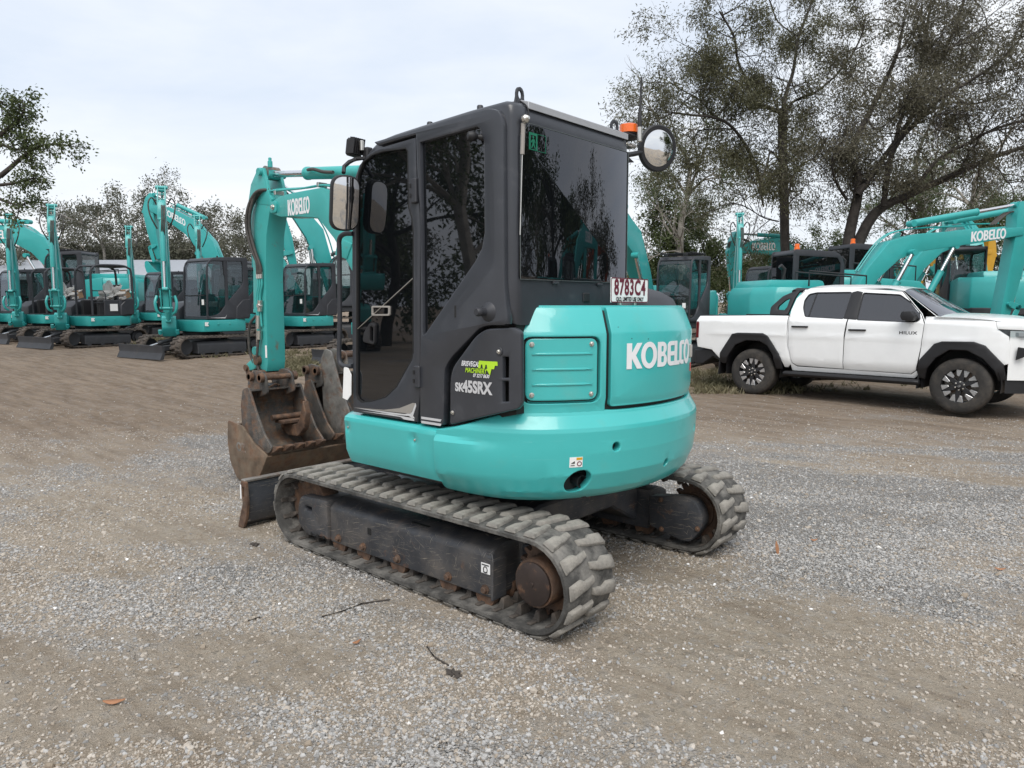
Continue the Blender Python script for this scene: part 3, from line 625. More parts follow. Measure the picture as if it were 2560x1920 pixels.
holes = [hole(149.5, .715, .056, 24, 1.35, .5), hole(159.5, .885, .024, 14), hole(179, .745, .022, 14), hole(200, .88, .022, 14)]
cw = plate('counterweight', cw_out, holes, teal, hero, surf(CW, -.03, True), .03, .006, 22, us=frange(D2(112), D2(248), .055), vs=[.50,.54,.58,.62,.66,.69,.72,.75,.86,.90,.915,.93,.945,.972,.992,1.02,1.055,1.075])
for d, z, r in ((159.5, .885, .022), (179, .745, .020), (200, .88, .02)): MB().lathe([(r, 0), (r, .01), (r*.5, .012)], surf(CW, -.055)(D2(d), z, 0), Vector(surf(CW)(D2(d), z, .1))-Vector(surf(CW)(D2(d), z, 0)), 12).build('bolt_hole_disc', black, cw)  # recessed black discs that darken the bolt holes
p0 = Vector(surf(CW)(D2(149), .715, -.18)); pdir = Vector(surf(CW)(D2(152), .70, 0))-p0; pdir.normalize()
ex = MB().lathe([(.030, 0), (.034, 0), (.034, .15), (.029, .15), (.029, .01)], p0, pdir, 20).build('exhaust_pipe', black, hero)
bodyplan = [((rho(math.radians(d))-.11)*math.cos(math.radians(d)), (rho(math.radians(d))-.11)*math.sin(math.radians(d))) for d in range(112, 249, 4)]
MB().prism(bodyplan+[(-.30, -.80), (-.30, .80)], .64, 1.56, 'z').build('engine_bay', rubber, hero)
MB().prism([(-1.0, -.5), (-1.0, .5), (-.6, .78), (.45, .80), (.50, .70), (.50, -.70), (.45, -.80), (-.6, -.78)], .60, .66, 'z').build('floor_frame', frame_n, hero, .01)
# caution sticker
plate('caution_sticker', [(D2(146.9), .795), (D2(150.2), .795), (D2(150.2), .848), (D2(146.9), .848)], [], paper, hero, surf(CW), .0015, 0, us=[D2(148.5)])
plate('sticker_band', [(D2(148.6), .833), (D2(150.1), .833), (D2(150.1), .846), (D2(148.6), .846)], [], yellow, hero, surf(CW, .002), .0008, 0)
plate('sticker_symbol', ellipse(D2(149.4), .813, .013, .013, 14), [ellipse(D2(149.4), .813, .009, .009, 14)[::-1]], maroon, hero, surf(CW, .002), .0008, 0)
plate('sticker_symbol', [(D2(147.2), .815), (D2(148.2), .828), (D2(148.2), .815)], [], rubber, hero, surf(CW, .002), .0008, 0)
plate('sticker_symbol', [(D2(147.2), .803), (D2(148.2), .803), (D2(148.2), .807), (D2(147.2), .807)], [], rubber, hero, surf(CW, .002), .0008, 0)
# side skirts
SK = [(.55,.655,.17),(.62,.655,.06),(.65,.66,.035),(.68,.69,.02),(.735,.74,.0),(.92,.92,-.012),(.935,.94,-.006),(.955,.955,.02),(.98,.96,.06),(1.08,.96,.16)]
def skirt(side):
    def f(x, t, o):
        z, ins = interp(SK, t); fr_ = sstep(.44, .53, x)**2*.06; d = 0
        for bx, bz in ((.446, .877), (-.163, .872)):
            q = math.hypot(x-bx, (z-bz)*.8); d -= .016*math.exp(-(q/.026)**2)
        return (x-.0, side*(.946-ins-fr_+o-.02+d), z)
    vs = [.60,.62,.65,.68,.735,.92,.935,.955,.98]+frange(.83, .915, .012)
    us = frange(.36, .53, .015)+frange(-.25, -.08, .015)
    o = plate('side_skirt', [(.525, .56), (.525, 1.0), (-.345, 1.0), (-.345, .56)], [], teal, hero, f, .02, .004, 22, us=us, vs=vs)
    for bx, bz in ((.446, .877), (-.163, .872)): bolt((bx, side*.938, bz), (0, side, 0), .0075, zinc, o)
skirt(1); skirt(-1)
MB().box((.49, 0, .80), (.06, 1.75, .28)).build('front_skirt', teal, hero, .03, 2)
# --- engine hood: left panel, access door, right panel, lid
def hood_piece(name, d0, d1, z0, z1, rad, o0=0, hl=(), ch=0, m=teal, ext=.018, vs=None):
    P = [(D2(d0), z0), (D2(d1), z0), (D2(d1), z1), (D2(d0), z1)]
    if ch: P = [(D2(d0), z0), (D2(d1), z0), (D2(d1), z1), (D2(d0)+.06, z1), (D2(d0), z1-.16)]
    return plate(name, rounded(P, rad), hl, m, hero, surf(HD, o0-ext), ext, .004, 22, us=frange(D2(d0), D2(d1), .05)[1:-1], vs=vs or [1.10,1.14,1.465,1.478,1.585,1.60,1.615])
def pan(d0, d1, z0, z1, r): return rounded([(D2(d0), z0), (D2(d1), z0), (D2(d1), z1), (D2(d0), z1)], r, 5)
hl = hood_piece('hood_side_panel', 133.3, 157.3, 1.055, 1.632, [.01, .01, .02, .03, .03], hl=[pan(135.6, 155.6, 1.118, 1.456, .05)[::-1]], ch=1)
hood_piece('hood_recess', 135.0, 156.2, 1.11, 1.47, .02, -.028, m=teal)
plate('access_panel', pan(136.4, 154.9, 1.133, 1.447, .045), [], teal, hero, surf(HD, -.022), .014, .004, 22, us=frange(D2(137), D2(154.5), .04), vs=[])
ap = bpy.data.objects['access_panel']
plate('panel_seal', pan(136.1, 155.2, 1.127, 1.453, .048), [pan(136.55, 154.75, 1.137, 1.443, .043)[::-1]], rubber, ap, surf(HD, -.026), .013, .002, 30, us=frange(D2(137), D2(154.5), .05))
for zz in (1.215, 1.292, 1.37):
    plate('stiffening_rib', rounded([(D2(137.9), zz), (D2(140), zz-.006), (D2(151.5), zz-.006), (D2(153.6), zz), (D2(151.5), zz+.006), (D2(140), zz+.006)], .004), [], teal, ap, surf(HD, -.008), .006, .004, 60, us=frange(D2(140), D2(152), .05))
for d, zz in ((138, 1.418), (153.2, 1.418), (138, 1.163), (153.2, 1.163)):
    p = Vector(surf(HD, -.008)(D2(d), zz, 0)); bolt(p, Vector(surf(HD)(D2(d), zz, .1))-p, .009, zinc, ap)
hood_piece('hood_gap', 156.9, 200.6, 1.03, 1.63, .02, -.022, m=rubber)
hd = hood_piece('hood_door', 158.6, 199.4, 1.090, 1.618, .025, .004)
hood_piece('hood_end_panel', 200.8, 258, 1.055, 1.632, .02, -.004)
lid = [((rho(math.radians(d))-.105)*math.cos(math.radians(d)), (rho(math.radians(d))-.105)*math.sin(math.radians(d))) for d in range(138, 256, 3)]
MB().prism(lid+[(-.55, -.83), (-.55, .0), (-.865, .0), (-.865, .64)], 1.55, 1.612, 'z').build('hood_lid', teal, hero, .012, 2)
bmk = maker_bm(.685, .135, .0008); grid_cut(bmk, frange(0, .70, .045))
mapped(bmk, lambda a, b, c: surf(HD, .006)(D2(163.3)+a, 1.281+b, c), 'maker_lettering', white, hd)
MB().box(surf(HD, .004)(D2(198), 1.345, 0), (.02, .05, .085), (0, 0, math.radians(18))).build('door_latch', zinc, hd, .008)
plate('warning_sticker', [(D2(197.6), 1.225), (D2(199.2), 1.225), (D2(199.2), 1.275), (D2(197.6), 1.275)], [], mat('red_sticker', (.6,.09,.07), .5, var=.1), hd, surf(HD, .006), .0008, 0)
for d, zz in ((171, 1.435), (165, 1.44), (161, 1.50)): MB().lathe([(.004, 0), (.003, .001)], surf(HD, .0035)(D2(d), zz, 0), (-1, .1, 0), 6).build('paint_chip', black, hd)
# number plate on the hood lid
pl = MB().box((-.985, .07, 1.695), (.004, .385, .134)).build('number_plate', paper, hero, .0015)
pl.name = 'number_plate'
bm_ = curve_bm([rounded([(-.1925, -.067), (.1925, -.067), (.1925, .067), (-.1925, .067)], .012), rounded([(-.187, -.062), (.187, -.062), (.187, .062), (-.187, .062)], .01)[::-1]], .0006)
mapped(bm_, lambda a, b, c: (-.9885, .07-a, 1.695+b), 'plate_border', maroon, pl)
mapped(text_bm('8783C4', .118, .0035, .0004, 0, .78, 1.12), lambda a, b, c: (-.9885-c, .07-a, 1.707+b), 'plate_number', maroon, pl)
mapped(text_bm('QLD  LIMITED USE ONLY', .030, .0008, .0004, 0, .85, 1.0), lambda a, b, c: (-.9885-c, .07-a, 1.646+b), 'plate_caption', rubber, pl)
for yy in (.01, .16): MB().box((-.978, yy, 1.628), (.02, .02, .03)).build('plate_bracket', zinc, pl, .003)
dome = [[Vector((-.72+(.30*math.cos(t))*math.cos(e), -.33+.36*math.sin(t)*math.cos(e), 1.585+.145*math.sin(e))) for t in [2*math.pi*i/28 for i in range(28)]] for e in (0, .5, .9, 1.2, 1.45)]
MB().loft(dome).build('air_cleaner_cover', grey_p, hero, smooth=60)
# right side body (tank cover)
MB().prism([(-.62, .96), (.50, .96), (.50, 1.25), (.30, 1.42), (-.62, 1.50)], -.93, -.20).build('tank_cover', teal, hero, .05, 3)

# --- vented panel behind the cab
vp = [(-.437, .985), (-.442, 1.231), (-.466, 1.296), (-.631, 1.461), (-.699, 1.496), (-.854, 1.506), (-.885, 1.485), (-.889, 1.135), (-.872, 1.105)]
vent1 = rounded([(-.796, 1.36), (-.826, 1.361), (-.825, 1.259), (-.796, 1.257)], .003); vent2 = rounded([(-.795, 1.239), (-.825, 1.241), (-.825, 1.141), (-.795, 1.138)], .003)
bowed = lambda a, b, c: (a, .935+c-.07*sstep(-.70, -1.0, a), b)
v_ = plate('vent_panel', rounded(vp, [.02, .05, .05, .04, .04, .03, .03, .03, .02]), [vent1, vent2], grey, hero, lambda a, b, c: bowed(a, b, c-.012), .016, .008, 30, us=frange(-.88, -.45, .04))
MB().prism([(-.42, .97), (-.42, 1.30), (-.66, 1.53), (-.83, 1.53), (-.83, 1.07)], .70, .858).build('panel_backing', rubber, hero)
for bx, bz in ((-.777, 1.386), (-.461, 1.054)):
    q = bowed(bx, bz, 0); MB().lathe([(.022, .0), (.02, .003), (.012, .004)], (q[0], q[1]+.002, q[2]), (0, 1, 0), 16).build('bolt_seat', grey_p, v_); bolt((q[0], q[1]+.004, q[2]), (0, 1, 0), .008, zinc, v_)
def on_panel(o): return lambda a, b, c: bowed(-.56-a if False else a, b, c+o)
mapped(text_bm('45SRX', .083, .0035, .0004, 0, .86, 1.0), lambda a, b, c: bowed(-.637-a, 1.196-.075*a*0+b, c+.0065), 'model_lettering', silver, v_)
mapped(text_bm('SK', .060, .0026, .0004, 0, .9, 1.0), lambda a, b, c: bowed(-.513-a, 1.190+b, c+.0065), 'model_lettering', silver, v_)
mapped(text_bm('BRISVEGAS', .037, .0006, .0004, .3, .72), lambda a, b, c: bowed(-.593-a, 1.316+b, c+.0065), 'dealer_lettering', white, v_)
mapped(text_bm('MACHINERY', .034, .0006, .0004, .3, .78), lambda a, b, c: bowed(-.630-a, 1.283+b, c+.0065), 'dealer_lettering', lime, v_)
mapped(text_bm('07 3217 0630', .025, .0004, .0004, .3, .8), lambda a, b, c: bowed(-.667-a, 1.259+b, c+.0065), 'dealer_lettering', white, v_)
mt_ = [(-.655, 1.336), (-.77, 1.336), (-.772, 1.316), (-.757, 1.316), (-.752, 1.298), (-.737, 1.298), (-.728, 1.266), (-.705, 1.298), (-.712, 1.298), (-.708, 1.318), (-.70, 1.318), (-.694, 1.298), (-.682, 1.298), (-.678, 1.318), (-.67, 1.318), (-.664, 1.298), (-.648, 1.298)]
plate('dealer_logo', mt_, [], lime, v_, lambda a, b, c: bowed(a, b, c+.0065), .0008, 0, us=[-.67, -.70, -.73])
# --- cab: rounded slab body, door and quarter frames set proud of it, dark glazing
cab_prof = [(.415, .965), (.40, 1.6), (.385, 2.14), (.365, 2.30), (.32, 2.42), (.25, 2.50), (.16, 2.545), (.02, 2.560), (-.20, 2.572), (-.55, 2.588), (-.78, 2.592), (-.825, 2.580), (-.845, 2.556), (-.850, 2.50), (-.850, 1.60), (-.845, 1.515), (-.715, 1.511), (-.656, 1.498), (-.451, 1.34), (-.400, 1.28), (-.386, .965)]
def inset(poly, d):
    n = len(poly); out = []
    for i in range(n):
        p = Vector(poly[i]); a = (p-Vector(poly[i-1])).normalized(); b = (Vector(poly[(i+1) % n])-p).normalized()
        na = Vector((-a.y, a.x)); nb = Vector((-b.y, b.x)); m = (na+nb); m = m/max(m.length_squared, .3)*2*.5
        out.append(tuple(p+m*d))
    return out
area = sum(cab_prof[i-1][0]*cab_prof[i][1]-cab_prof[i][0]*cab_prof[i-1][1] for i in range(len(cab_prof)))
sg = 1 if area > 0 else -1
cabm = MB(); rings = []
for y, d in ((.905, .060), (.893, .028), (.868, .008), (.83, 0), (-.03, 0), (-.085, .002), (-.095, .008), (-.10, .02)):
    rings.append([Vector((x, y, z)) for x, z in inset(cab_prof, d*sg)])
cabm.loft(rings); cab = cabm.build('cab_shell', grey, hero, smooth=50)
# door: frame plate with its glass
dg = [(.378, 1.083), (.351, 1.721), (.332, 2.281), (.312, 2.361), (.263, 2.426), (.179, 2.455), (.084, 2.462), (-.106, 2.452), (-.122, 2.434), (-.121, 2.139), (-.147, 2.08), (-.158, 2.002), (-.142, 1.357), (-.128, 1.313), (-.059, 1.232), (.005, 1.154), (.103, 1.088), (.237, 1.052), (.327, 1.04), (.362, 1.054)]
do = [(.412, .972), (.405, 1.5), (.378, 2.14), (.352, 2.335), (.300, 2.412), (.22, 2.462), (.118, 2.484), (-.188, 2.496), (-.190, 2.29), (-.203, 2.28), (-.205, 2.16), (-.212, 2.10), (-.214, 2.02), (-.196, 1.28), (-.20, 1.17), (-.19, 1.1), (-.168, .970)]
door = plate('cab_door', do, [dg[::-1]], grey, hero, left(.913), .016, .006, 40)
plate('door_seal', inset(dg, .007), [inset(dg, -.006)[::-1]], rubber, door, left(.918), .012, .001)
plate('door_glass', inset(dg, .004), [], dark_glass, door, left(.911), .005, 0)
MB().tube([(.38, .922, 1.462), (-.147, .922, 1.762)], .0028, 5).build('glass_joint', zinc, door)
plate('pull_latch', rounded([(.219, 1.61), (.056, 1.61), (.058, 1.554), (.221, 1.552)], .012), [rounded([(.207, 1.6), (.068, 1.6), (.07, 1.564), (.209, 1.562)], .009)[::-1]], taupe, door, left(.921), .005, .001)
plate('door_handle', rounded([(.30, 1.40), (.19, 1.385), (.182, 1.51), (.225, 1.515), (.285, 1.455)], .02), [rounded([(.232, 1.405), (.20, 1.40), (.197, 1.49), (.225, 1.492)], .012)[::-1]], black, door, left(.925), .010, .004)
for z0, z1 in ((2.154, 2.283), (1.165, 1.285)):
    xx = -.182 if z0 > 2 else -.188
    h = MB().box((xx, .935, (z0+z1)/2), (.045, .03, z1-z0)).build('door_hinge', grey_p, door, .006)
    for q in (.3, .7): MB().box((xx+.018, .951, z0+(z1-z0)*q), (.012, .005, .022)).build('hinge_slot', rubber, h)
# trim graphics along the sill
for P, m_ in (([(.402, 1.000), (.12, 1.012), (-.02, 1.035), (-.135, 1.075), (-.158, 1.075), (-.118, 1.015), (-.06, 1.006)], taupe), ([(.402, 1.000), (-.11, 1.012), (-.128, 1.024), (-.158, 1.076), (-.163, 1.060), (-.135, 1.002), (-.15, .99)], silver), ([(.33, .985), (-.03, .986), (-.06, .975), (-.145, .975), (-.145, .984), (-.10, .998)], silver)):
    plate('sill_graphic', P, [], m_, door, left(.9298), .0008, 0)
for z0 in (.985, 1.008): plate('sill_graphic', [(-.215, z0), (-.375, z0), (-.367, z0-.013), (-.215, z0-.013)], [], silver, hero, left(.9398), .0008, 0)
# quarter frame: roof band, thick rear pillar, sweeping down to the sill
qo = [(-.201, .972), (-.203, 1.28), (-.221, 2.02), (-.218, 2.12), (-.208, 2.20), (-.197, 2.505), (.118, 2.492), (.16, 2.520), (-.20, 2.535), (-.55, 2.550), (-.72, 2.552), (-.785, 2.535), (-.812, 2.48), (-.818, 1.72), (-.83, 1.60), (-.845, 1.515), (-.715, 1.513), (-.656, 1.500), (-.451, 1.342), (-.400, 1.282), (-.388, .972)]
rw = [(-.225, 2.467), (-.644, 2.482), (-.668, 2.467), (-.693, 2.408), (-.696, 1.968), (-.677, 1.89), (-.633, 1.83), (-.253, 1.455), (-.232, 1.450), (-.226, 1.47), (-.228, 1.999)]
rwo = inset(rw, .012)
qf = plate('quarter_frame', rounded(qo, [.004]*6+[.02]*5+[.05, .05]+[.03]*8, 2), [rwo[::-1]], grey, hero, left(.915), .024, .010, 40)
plate('quarter_glass', inset(rw, -.016) if False else rw, [], dark_glass, qf, left(.912), .004, 0)
plate('quarter_seal', inset(rw, .013), [inset(rw, -.004)[::-1]], rubber, qf, left(.910), .006, 0)
MB().box((-.486, .9395, 1.582), (.012, .004, .062)).build('drain_slot', rubber, qf, .004)
MB().lathe([(.055, 0), (.045, .012), (.022, .028), (.02, .05), (.022, .055), (.022, .075), (.016, .084)], (-.715, .932, 1.580), (.1, 1, 0), 18).build('door_stop', grey_p, qf)
MB().lathe([(.016, 0), (.014, .02), (.010, .03), (.022, .045), (.026, .06), (.02, .078), (.004, .084)], (-.672, .918, 2.425), (.55, .8, .05), 14).build('window_knob', black, qf)
# roof skin, studs and lifting eyes
MB().loft([[Vector((x, y, z+dz)) for x, z in ((.10, 2.546), (.02, 2.558), (-.25, 2.574), (-.55, 2.590), (-.74, 2.592), (-.74, 2.54), (.10, 2.52))] for y, dz in ((.82, 0), (.78, .012), (.02, .012), (-.02, 0))]).build('roof_panel', grey, hero, smooth=40)
for x, z in ((-.441, 2.60), (-.051, 2.578), (.26, 2.54)): MB().lathe([(.017, 0), (.017, .055), (.014, .06)], (x, .70, z), (0, 0, 1), 10).build('roof_stud', grey_p, hero)
def eye(x, y, z, rz):
    P = [(-.05, 0), (.05, 0), (.032, .06)]+[(.032*math.cos(t), .075+.034*math.sin(t)) for t in (0, .5, 1, 1.57, 2.1, 2.6, 3.14)]+[(-.032, .06)]
    c_, s_ = math.cos(rz), math.sin(rz)
    plate('lifting_eye', P, [ellipse(0, .072, .017, .02, 12)[::-1]], grey_p, hero, lambda a, b, c: (x+a*c_-c*s_, y+a*s_+c*c_, z+b), .006, .002)
eye(-.80, .80, 2.555, math.radians(95)); eye(.32, .66, 2.49, math.radians(20)); eye(-.80, -.03, 2.555, math.radians(80))
# rear glazing wraps the whole back of the cab
rg = [(.862, 1.738), (-.094, 1.741), (-.094, 2.486), (.795, 2.486), (.862, 2.42)]
MB().prism([(-.845, 2.562), (-.857, 2.552), (-.857, 2.588), (-.80, 2.604), (-.74, 2.606), (-.74, 2.596)], -.092, .80).build('rear_roof_trim', mat('pale_trim', (.36,.37,.39), .4, var=.05), hero, .003)
rgl = plate('rear_glass', rounded(rg, [.02, .005, .005, .01, .01]), [], dark_glass, hero, rearp(-.854), .004, .001)
plate('glass_border', inset(rg, -.002) if False else rg, [inset(rg, .004 if sum(rg[i-1][0]*rg[i][1]-rg[i][0]*rg[i-1][1] for i in range(5)) > 0 else -.004)[::-1]], mat('glass_edge', (.12,.14,.14), .4, var=0), rgl, rearp(-.8592), .001, 0)
for yy in (.58, .18): MB().box((-.858, yy, 1.728), (.012, .05, .012)).build('glass_clip', grey_p, rgl, .002)
MB().box((-.853, .30, 1.655), (.008, .06, .05)).build('rear_plug', black, hero, .01)
plate('exit_sticker', [(.799, 2.363), (.668, 2.363), (.668, 2.445), (.799, 2.445)], [[(.797, 2.365), (.797, 2.443), (.670, 2.443), (.670, 2.365)]], green_sign, rgl, rearp(-.8592), .0006, 0)
plate('exit_sticker', [(.797, 2.366), (.735, 2.366), (.735, 2.443), (.797, 2.443)], [[(.787, 2.368), (.787, 2.433), (.745, 2.433), (.745, 2.368)]], green_sign, rgl, rearp(-.8594), .0006, 0)
mapped(curve_bm([ellipse(.766, 2.424, .006, .007, 10), [(.774, 2.414), (.758, 2.416), (.75, 2.40), (.755, 2.398), (.762, 2.408), (.757, 2.39), (.75, 2.372), (.756, 2.372), (.765, 2.388), (.776, 2.372), (.782, 2.372), (.772, 2.392), (.773, 2.405), (.782, 2.396), (.785, 2.40)]], .0006), rearp(-.8594), 'running_figure', green_sign, rgl)
# gas strut and cable at the left rear corner
MB().cyl((-.862, .845, 2.475), (-.862, .853, 2.33), .011, n=10).build('gas_strut', taupe, hero); MB().cyl((-.862, .853, 2.33), (-.862, .868, 1.95), .003, n=6).build('strut_rod', zinc, hero)
MB().lathe([(.012, 0), (.02, .01), (.02, .025), (.008, .04)], (-.858, .845, 2.49), (-1, 0, .2), 10).build('strut_ball', zinc, hero)
hose_obj('sensor_cable', [(-.80, .80, 2.60), (-.85, .80, 2.56), (-.857, .80, 2.50)], .004, black, hero)
# rear right corner: mirrors, beacon, aerial
mb_ = MB().box((-.80, -.115, 2.50), (.05, .012, .17)).build('mirror_bracket', black, hero, .004)
for z in (2.455, 2.54): bolt((-.826, -.125, z), (-1, -.3, 0), .009, zinc, mb_)
def round_mirror(c, nrm, r, arm):
    c, nrm = Vector(c), Vector(nrm).normalized()
    h = MB().lathe([(.02, -.05), (r*.75, -.045), (r, -.012), (r, .006), (r*.95, .012)], c, nrm, 40).build('round_mirror', black, hero)
    MB().lathe([(r*.93, .0), (r*.93, .008), (r*.7, .014), (r*.35, .018), (.001, .019)], c, nrm, 40).build('mirror_face', mirror_m, h, smooth=80)
    MB().tube(spline(arm, 3), .016, 8).build('mirror_arm', black, h)
round_mirror((-.72, -.655, 2.615), (-1, .42, -.12), .145, [(-.78, -.12, 2.50), (-.69, -.34, 2.53), (-.66, -.62, 2.60)])
MB().prism([(-.30, 2.47), (-.12, 2.53), (-.12, 2.44)], -.775, -.755, 'x').build('mirror_web', black, hero, .004)
bb = MB().lathe([(.055, 0), (.062, .012), (.04, .02)], (-.79, -.20, 2.600), (0, 0, 1), 24).build('beacon', black, hero); MB().lathe([(.055, .02), (.055, .065), (.045, .07), (.01, .072)], (-.79, -.20, 2.600), (0, 0, 1), 24).build('beacon_lens', orange, bb)
MB().box((-.77, -.17, 2.594), (.16, .20, .012)).build('beacon_shelf', black, hero, .004)
MB().tube([(-.80, -.10, 2.54), (-.83, -.16, 2.54), (-.82, -.22, 2.545), (-.76, -.24, 2.55)], .012, 8).build('grab_bar', taupe, hero)
ae = MB().cyl((-.87, -.19, 2.56), (-.87, -.19, 2.64), .016, n=10).build('aerial', zinc, hero); MB().tube([(-.87, -.19, 2.64), (-.87, -.19, 2.71), (-.87, -.195, 2.77), (-.87, -.20, 2.92)], .01, 7, [.013, .011, .007, .006]).build('aerial_whip', black, ae)
# left front: mirror, work lamp, grab rail, paper tag
mh = MB(); mo = rounded([(-.075, -.155), (.075, -.155), (.085, .155), (-.065, .155)], .075, 6)
fx = Vector((.32, 1.03, 2.19)); mn = Vector((-.95, .27, -.12)).normalized(); mu_ = Vector((.06, .0, 1)).normalized(); ms = mu_.cross(mn).normalized(); mu2 = mn.cross(ms)
mir = plate('side_mirror', [(p[0]*1.12, p[1]*1.0) for p in mo], [], black, hero, lambda a, b, c: fx+ms*a+mu2*b+mn*c, .022, .012)
plate('mirror_face', [(p[0]*1.0, p[1]*.93) for p in mo], [], mirror_m, mir, lambda a, b, c: fx+ms*a+mu2*b+mn*(c+.0225+.01*(1-(a/.08)**2*.5-(b/.16)**2*.5)), .001, 0, 80, us=frange(-.07, .07, .02), vs=frange(-.14, .14, .03))
MB().tube([(.30, .88, 2.46), (.33, .93, 2.45), (.345, .965, 2.43), (.345, 1.0, 2.40), (.325, 1.02, 2.36)], .012, 8).build('mirror_stalk', black, mir)
MB().box((.30, .865, 2.46), (.05, .05, .12)).build('lamp_bracket', black, hero, .008)
lw = MB().box((.37, .91, 2.52), (.05, .11, .10), (0, -.15, .3)).build('work_lamp', black, hero, .012)
for k in range(6): MB().box((.338-.002*k, .875+.016*k, 2.525), (.03, .006, .09), (0, -.15, .3)).build('lamp_fin', black, lw)
MB().lathe([(.014, 0), (.014, .05), (.01, .055)], (.31, .90, 2.50), (0, 0, 1), 10).build('lamp_stud', zinc, lw)
hose_obj('grab_rail', [(.375, .93, 2.03), (.43, .95, 2.03), (.478, .95, 2.00), (.482, .95, 1.90), (.495, .95, 1.5), (.510, .95, 1.30), (.475, .95, 1.25), (.41, .93, 1.25)], .0145, grey_p, hero, 10)
plate('paper_tag', [(.455, 1.245), (.415, 1.24), (.385, 1.20), (.392, 1.08), (.43, 1.045), (.475, 1.055)], [], paper, hero, left(.955), .002, 0)
# --- swing post, boom, stick, quick hitch
YB = -.10
def arm_plate(name, P, m, parent, y0, y1, bev=.008): return MB().prism(P, y0, y1).build(name, m, parent, bev, 2)
arm_plate('swing_post', [(.50, .62), (1.02, .58), (1.12, .80), (1.16, 1.02), (1.05, 1.10), (.95, .98), (.50, .95)], teal_b, hero, YB-.16, YB+.16, .03)
boom_c = [(1.08, 1.02), (1.22, 1.45), (1.45, 1.95), (1.75, 2.30), (2.06, 2.457), (2.45, 2.478), (2.66, 2.478), (2.80, 2.48)]
boom = arm_plate('boom', ribbon(boom_c, [.10, .15, .19, .19, .125, .10, .088, .05]), teal_b, hero, YB-.10, YB+.10)
bmk = maker_bm(.335, .135, .0008)
mapped(bmk, lambda a, b, c: (2.532-a, .0025+c, 2.388+b*1.0+.0*a), 'maker_lettering', white, boom)
plate('tip_joint', rounded([(2.70, 2.43), (2.70, 2.53), (2.80, 2.53), (2.80, 2.43)], .025), [], teal_b, boom, left(.006), .010, .004); bolt((2.745, .016, 2.48), (0, 1, 0), .017, zinc, boom, 'pin_bolt')
plate('foot_gusset', [(1.62, 2.10), (1.80, 2.16), (1.86, 2.02), (1.70, 1.98)], [], teal_b, boom, left(-.10), .11, .01)
for k, dz in enumerate((.0, .018, .034)):
    hose_obj('pipe', [(1.85, -.02-.03*k, 2.56), (2.05, -.02-.03*k, 2.60+dz*.3), (2.35, -.02-.03*k, 2.605+dz*.4), (2.62, -.02-.03*k, 2.62+dz*.5), (2.84, -.02-.03*k, 2.635+dz*.5)], .009, teal_b, boom)
for px_ in (2.10, 2.76): MB().box((px_, -.055, 2.61), (.03, .09, .04)).build('pipe_clamp', zinc, boom, .004)
def cylinder(name, a, b, r, m, parent, split=.55, eye=True):
    a, b = Vector(a), Vector(b); q = a.lerp(b, split); d = (b-a).normalized()
    c = MB().lathe([(r*.75, 0), (r, .02), (r, (q-a).length-.03), (r*1.08, (q-a).length-.028), (r*1.08, (q-a).length), (r*.6, (q-a).length)], a, d, 20).build(name, m, parent)
    MB().cyl(q, b, r*.55, n=14).build('piston_rod', chrome, c)
    if eye:
        for p in (a, b): MB().cyl(p-Vector((0, r*1.1, 0)), p+Vector((0, r*1.1, 0)), r*.9, n=14).build('cylinder_eye', m, c)
    return c
ac = cylinder('arm_cylinder', (1.55, YB, 2.66), (2.93, YB, 2.80), .052, teal_b, hero, .60)
arm_plate('cylinder_lug', [(1.50, 2.30), (1.66, 2.30), (1.60, 2.70), (1.50, 2.70)], teal_b, hero, YB-.06, YB+.06)
hose_obj('arm_hose', [(2.26, -.03, 2.75), (2.15, -.01, 2.74), (2.0, .0, 2.70), (1.86, .0, 2.68)], .014, hose, hero)
# stick: box section hanging from the boom tip, two ears at the top
st = arm_plate('stick', [(2.86, 2.40), (2.80, 2.56), (2.90, 2.66), (3.10, 2.70), (3.20, 2.56), (3.19, 2.30), (3.165, 2.0), (3.13, 1.15), (3.10, 1.02), (2.985, 1.00), (2.962, 1.10), (2.955, 1.86), (2.91, 2.25)], teal_b, hero, -.190, -.005)
for y0, y1 in ((-.190, -.165), (-.03, -.005)): arm_plate('stick_ear', [(2.80, 2.50), (2.84, 2.60), (2.90, 2.78), (2.93, 2.845), (3.0, 2.855), (3.06, 2.80), (3.14, 2.72), (3.20, 2.56)], teal_b, st, y0-.004, y1+.004, .006)
MB().cyl((2.955, -.24, 2.81), (2.955, .03, 2.81), .033, n=16).build('ear_pin', teal_b, st)
MB().cyl((2.955, -.17, 2.81), (2.955, -.04, 2.81), .062, n=16).build('rod_eye', steel, st)
MB().lathe([(.022, 0), (.022, .05), (.015, .055), (.015, .08), (.008, .085)], (2.88, -.05, 2.85), (0, 0, 1), 10).build('grease_fitting', teal_b, st)
for k, (oy, ox) in enumerate(((.012, .0), (.0, -.03), (-.03, .02))):
    hose_obj('stick_hose', [(2.86, -.02-.03*k, 2.645), (2.97, .03+oy, 2.63), (3.09+ox, .05+oy, 2.50), (3.13+ox, .05+oy, 2.32), (3.08+ox, .035+oy, 2.12), (3.02+ox, .022, 1.98), (3.02+ox*1.2, .018, 1.90)], .0145, hose, st)
for k, ox in enumerate((0, -.035, .03)):
    hose_obj('stick_pipe', [(3.02+ox, .014, 1.90), (3.02+ox, .012, 1.80), (3.05+ox, .014, 1.72), (3.06+ox, .014, 1.62), (3.05+ox, .012, 1.42)], .010, teal_b, st)
    MB().cyl((3.02+ox, .016, 1.86), (3.02+ox, .016, 1.92), .015, n=8).build('hose_fitting', zinc, st)
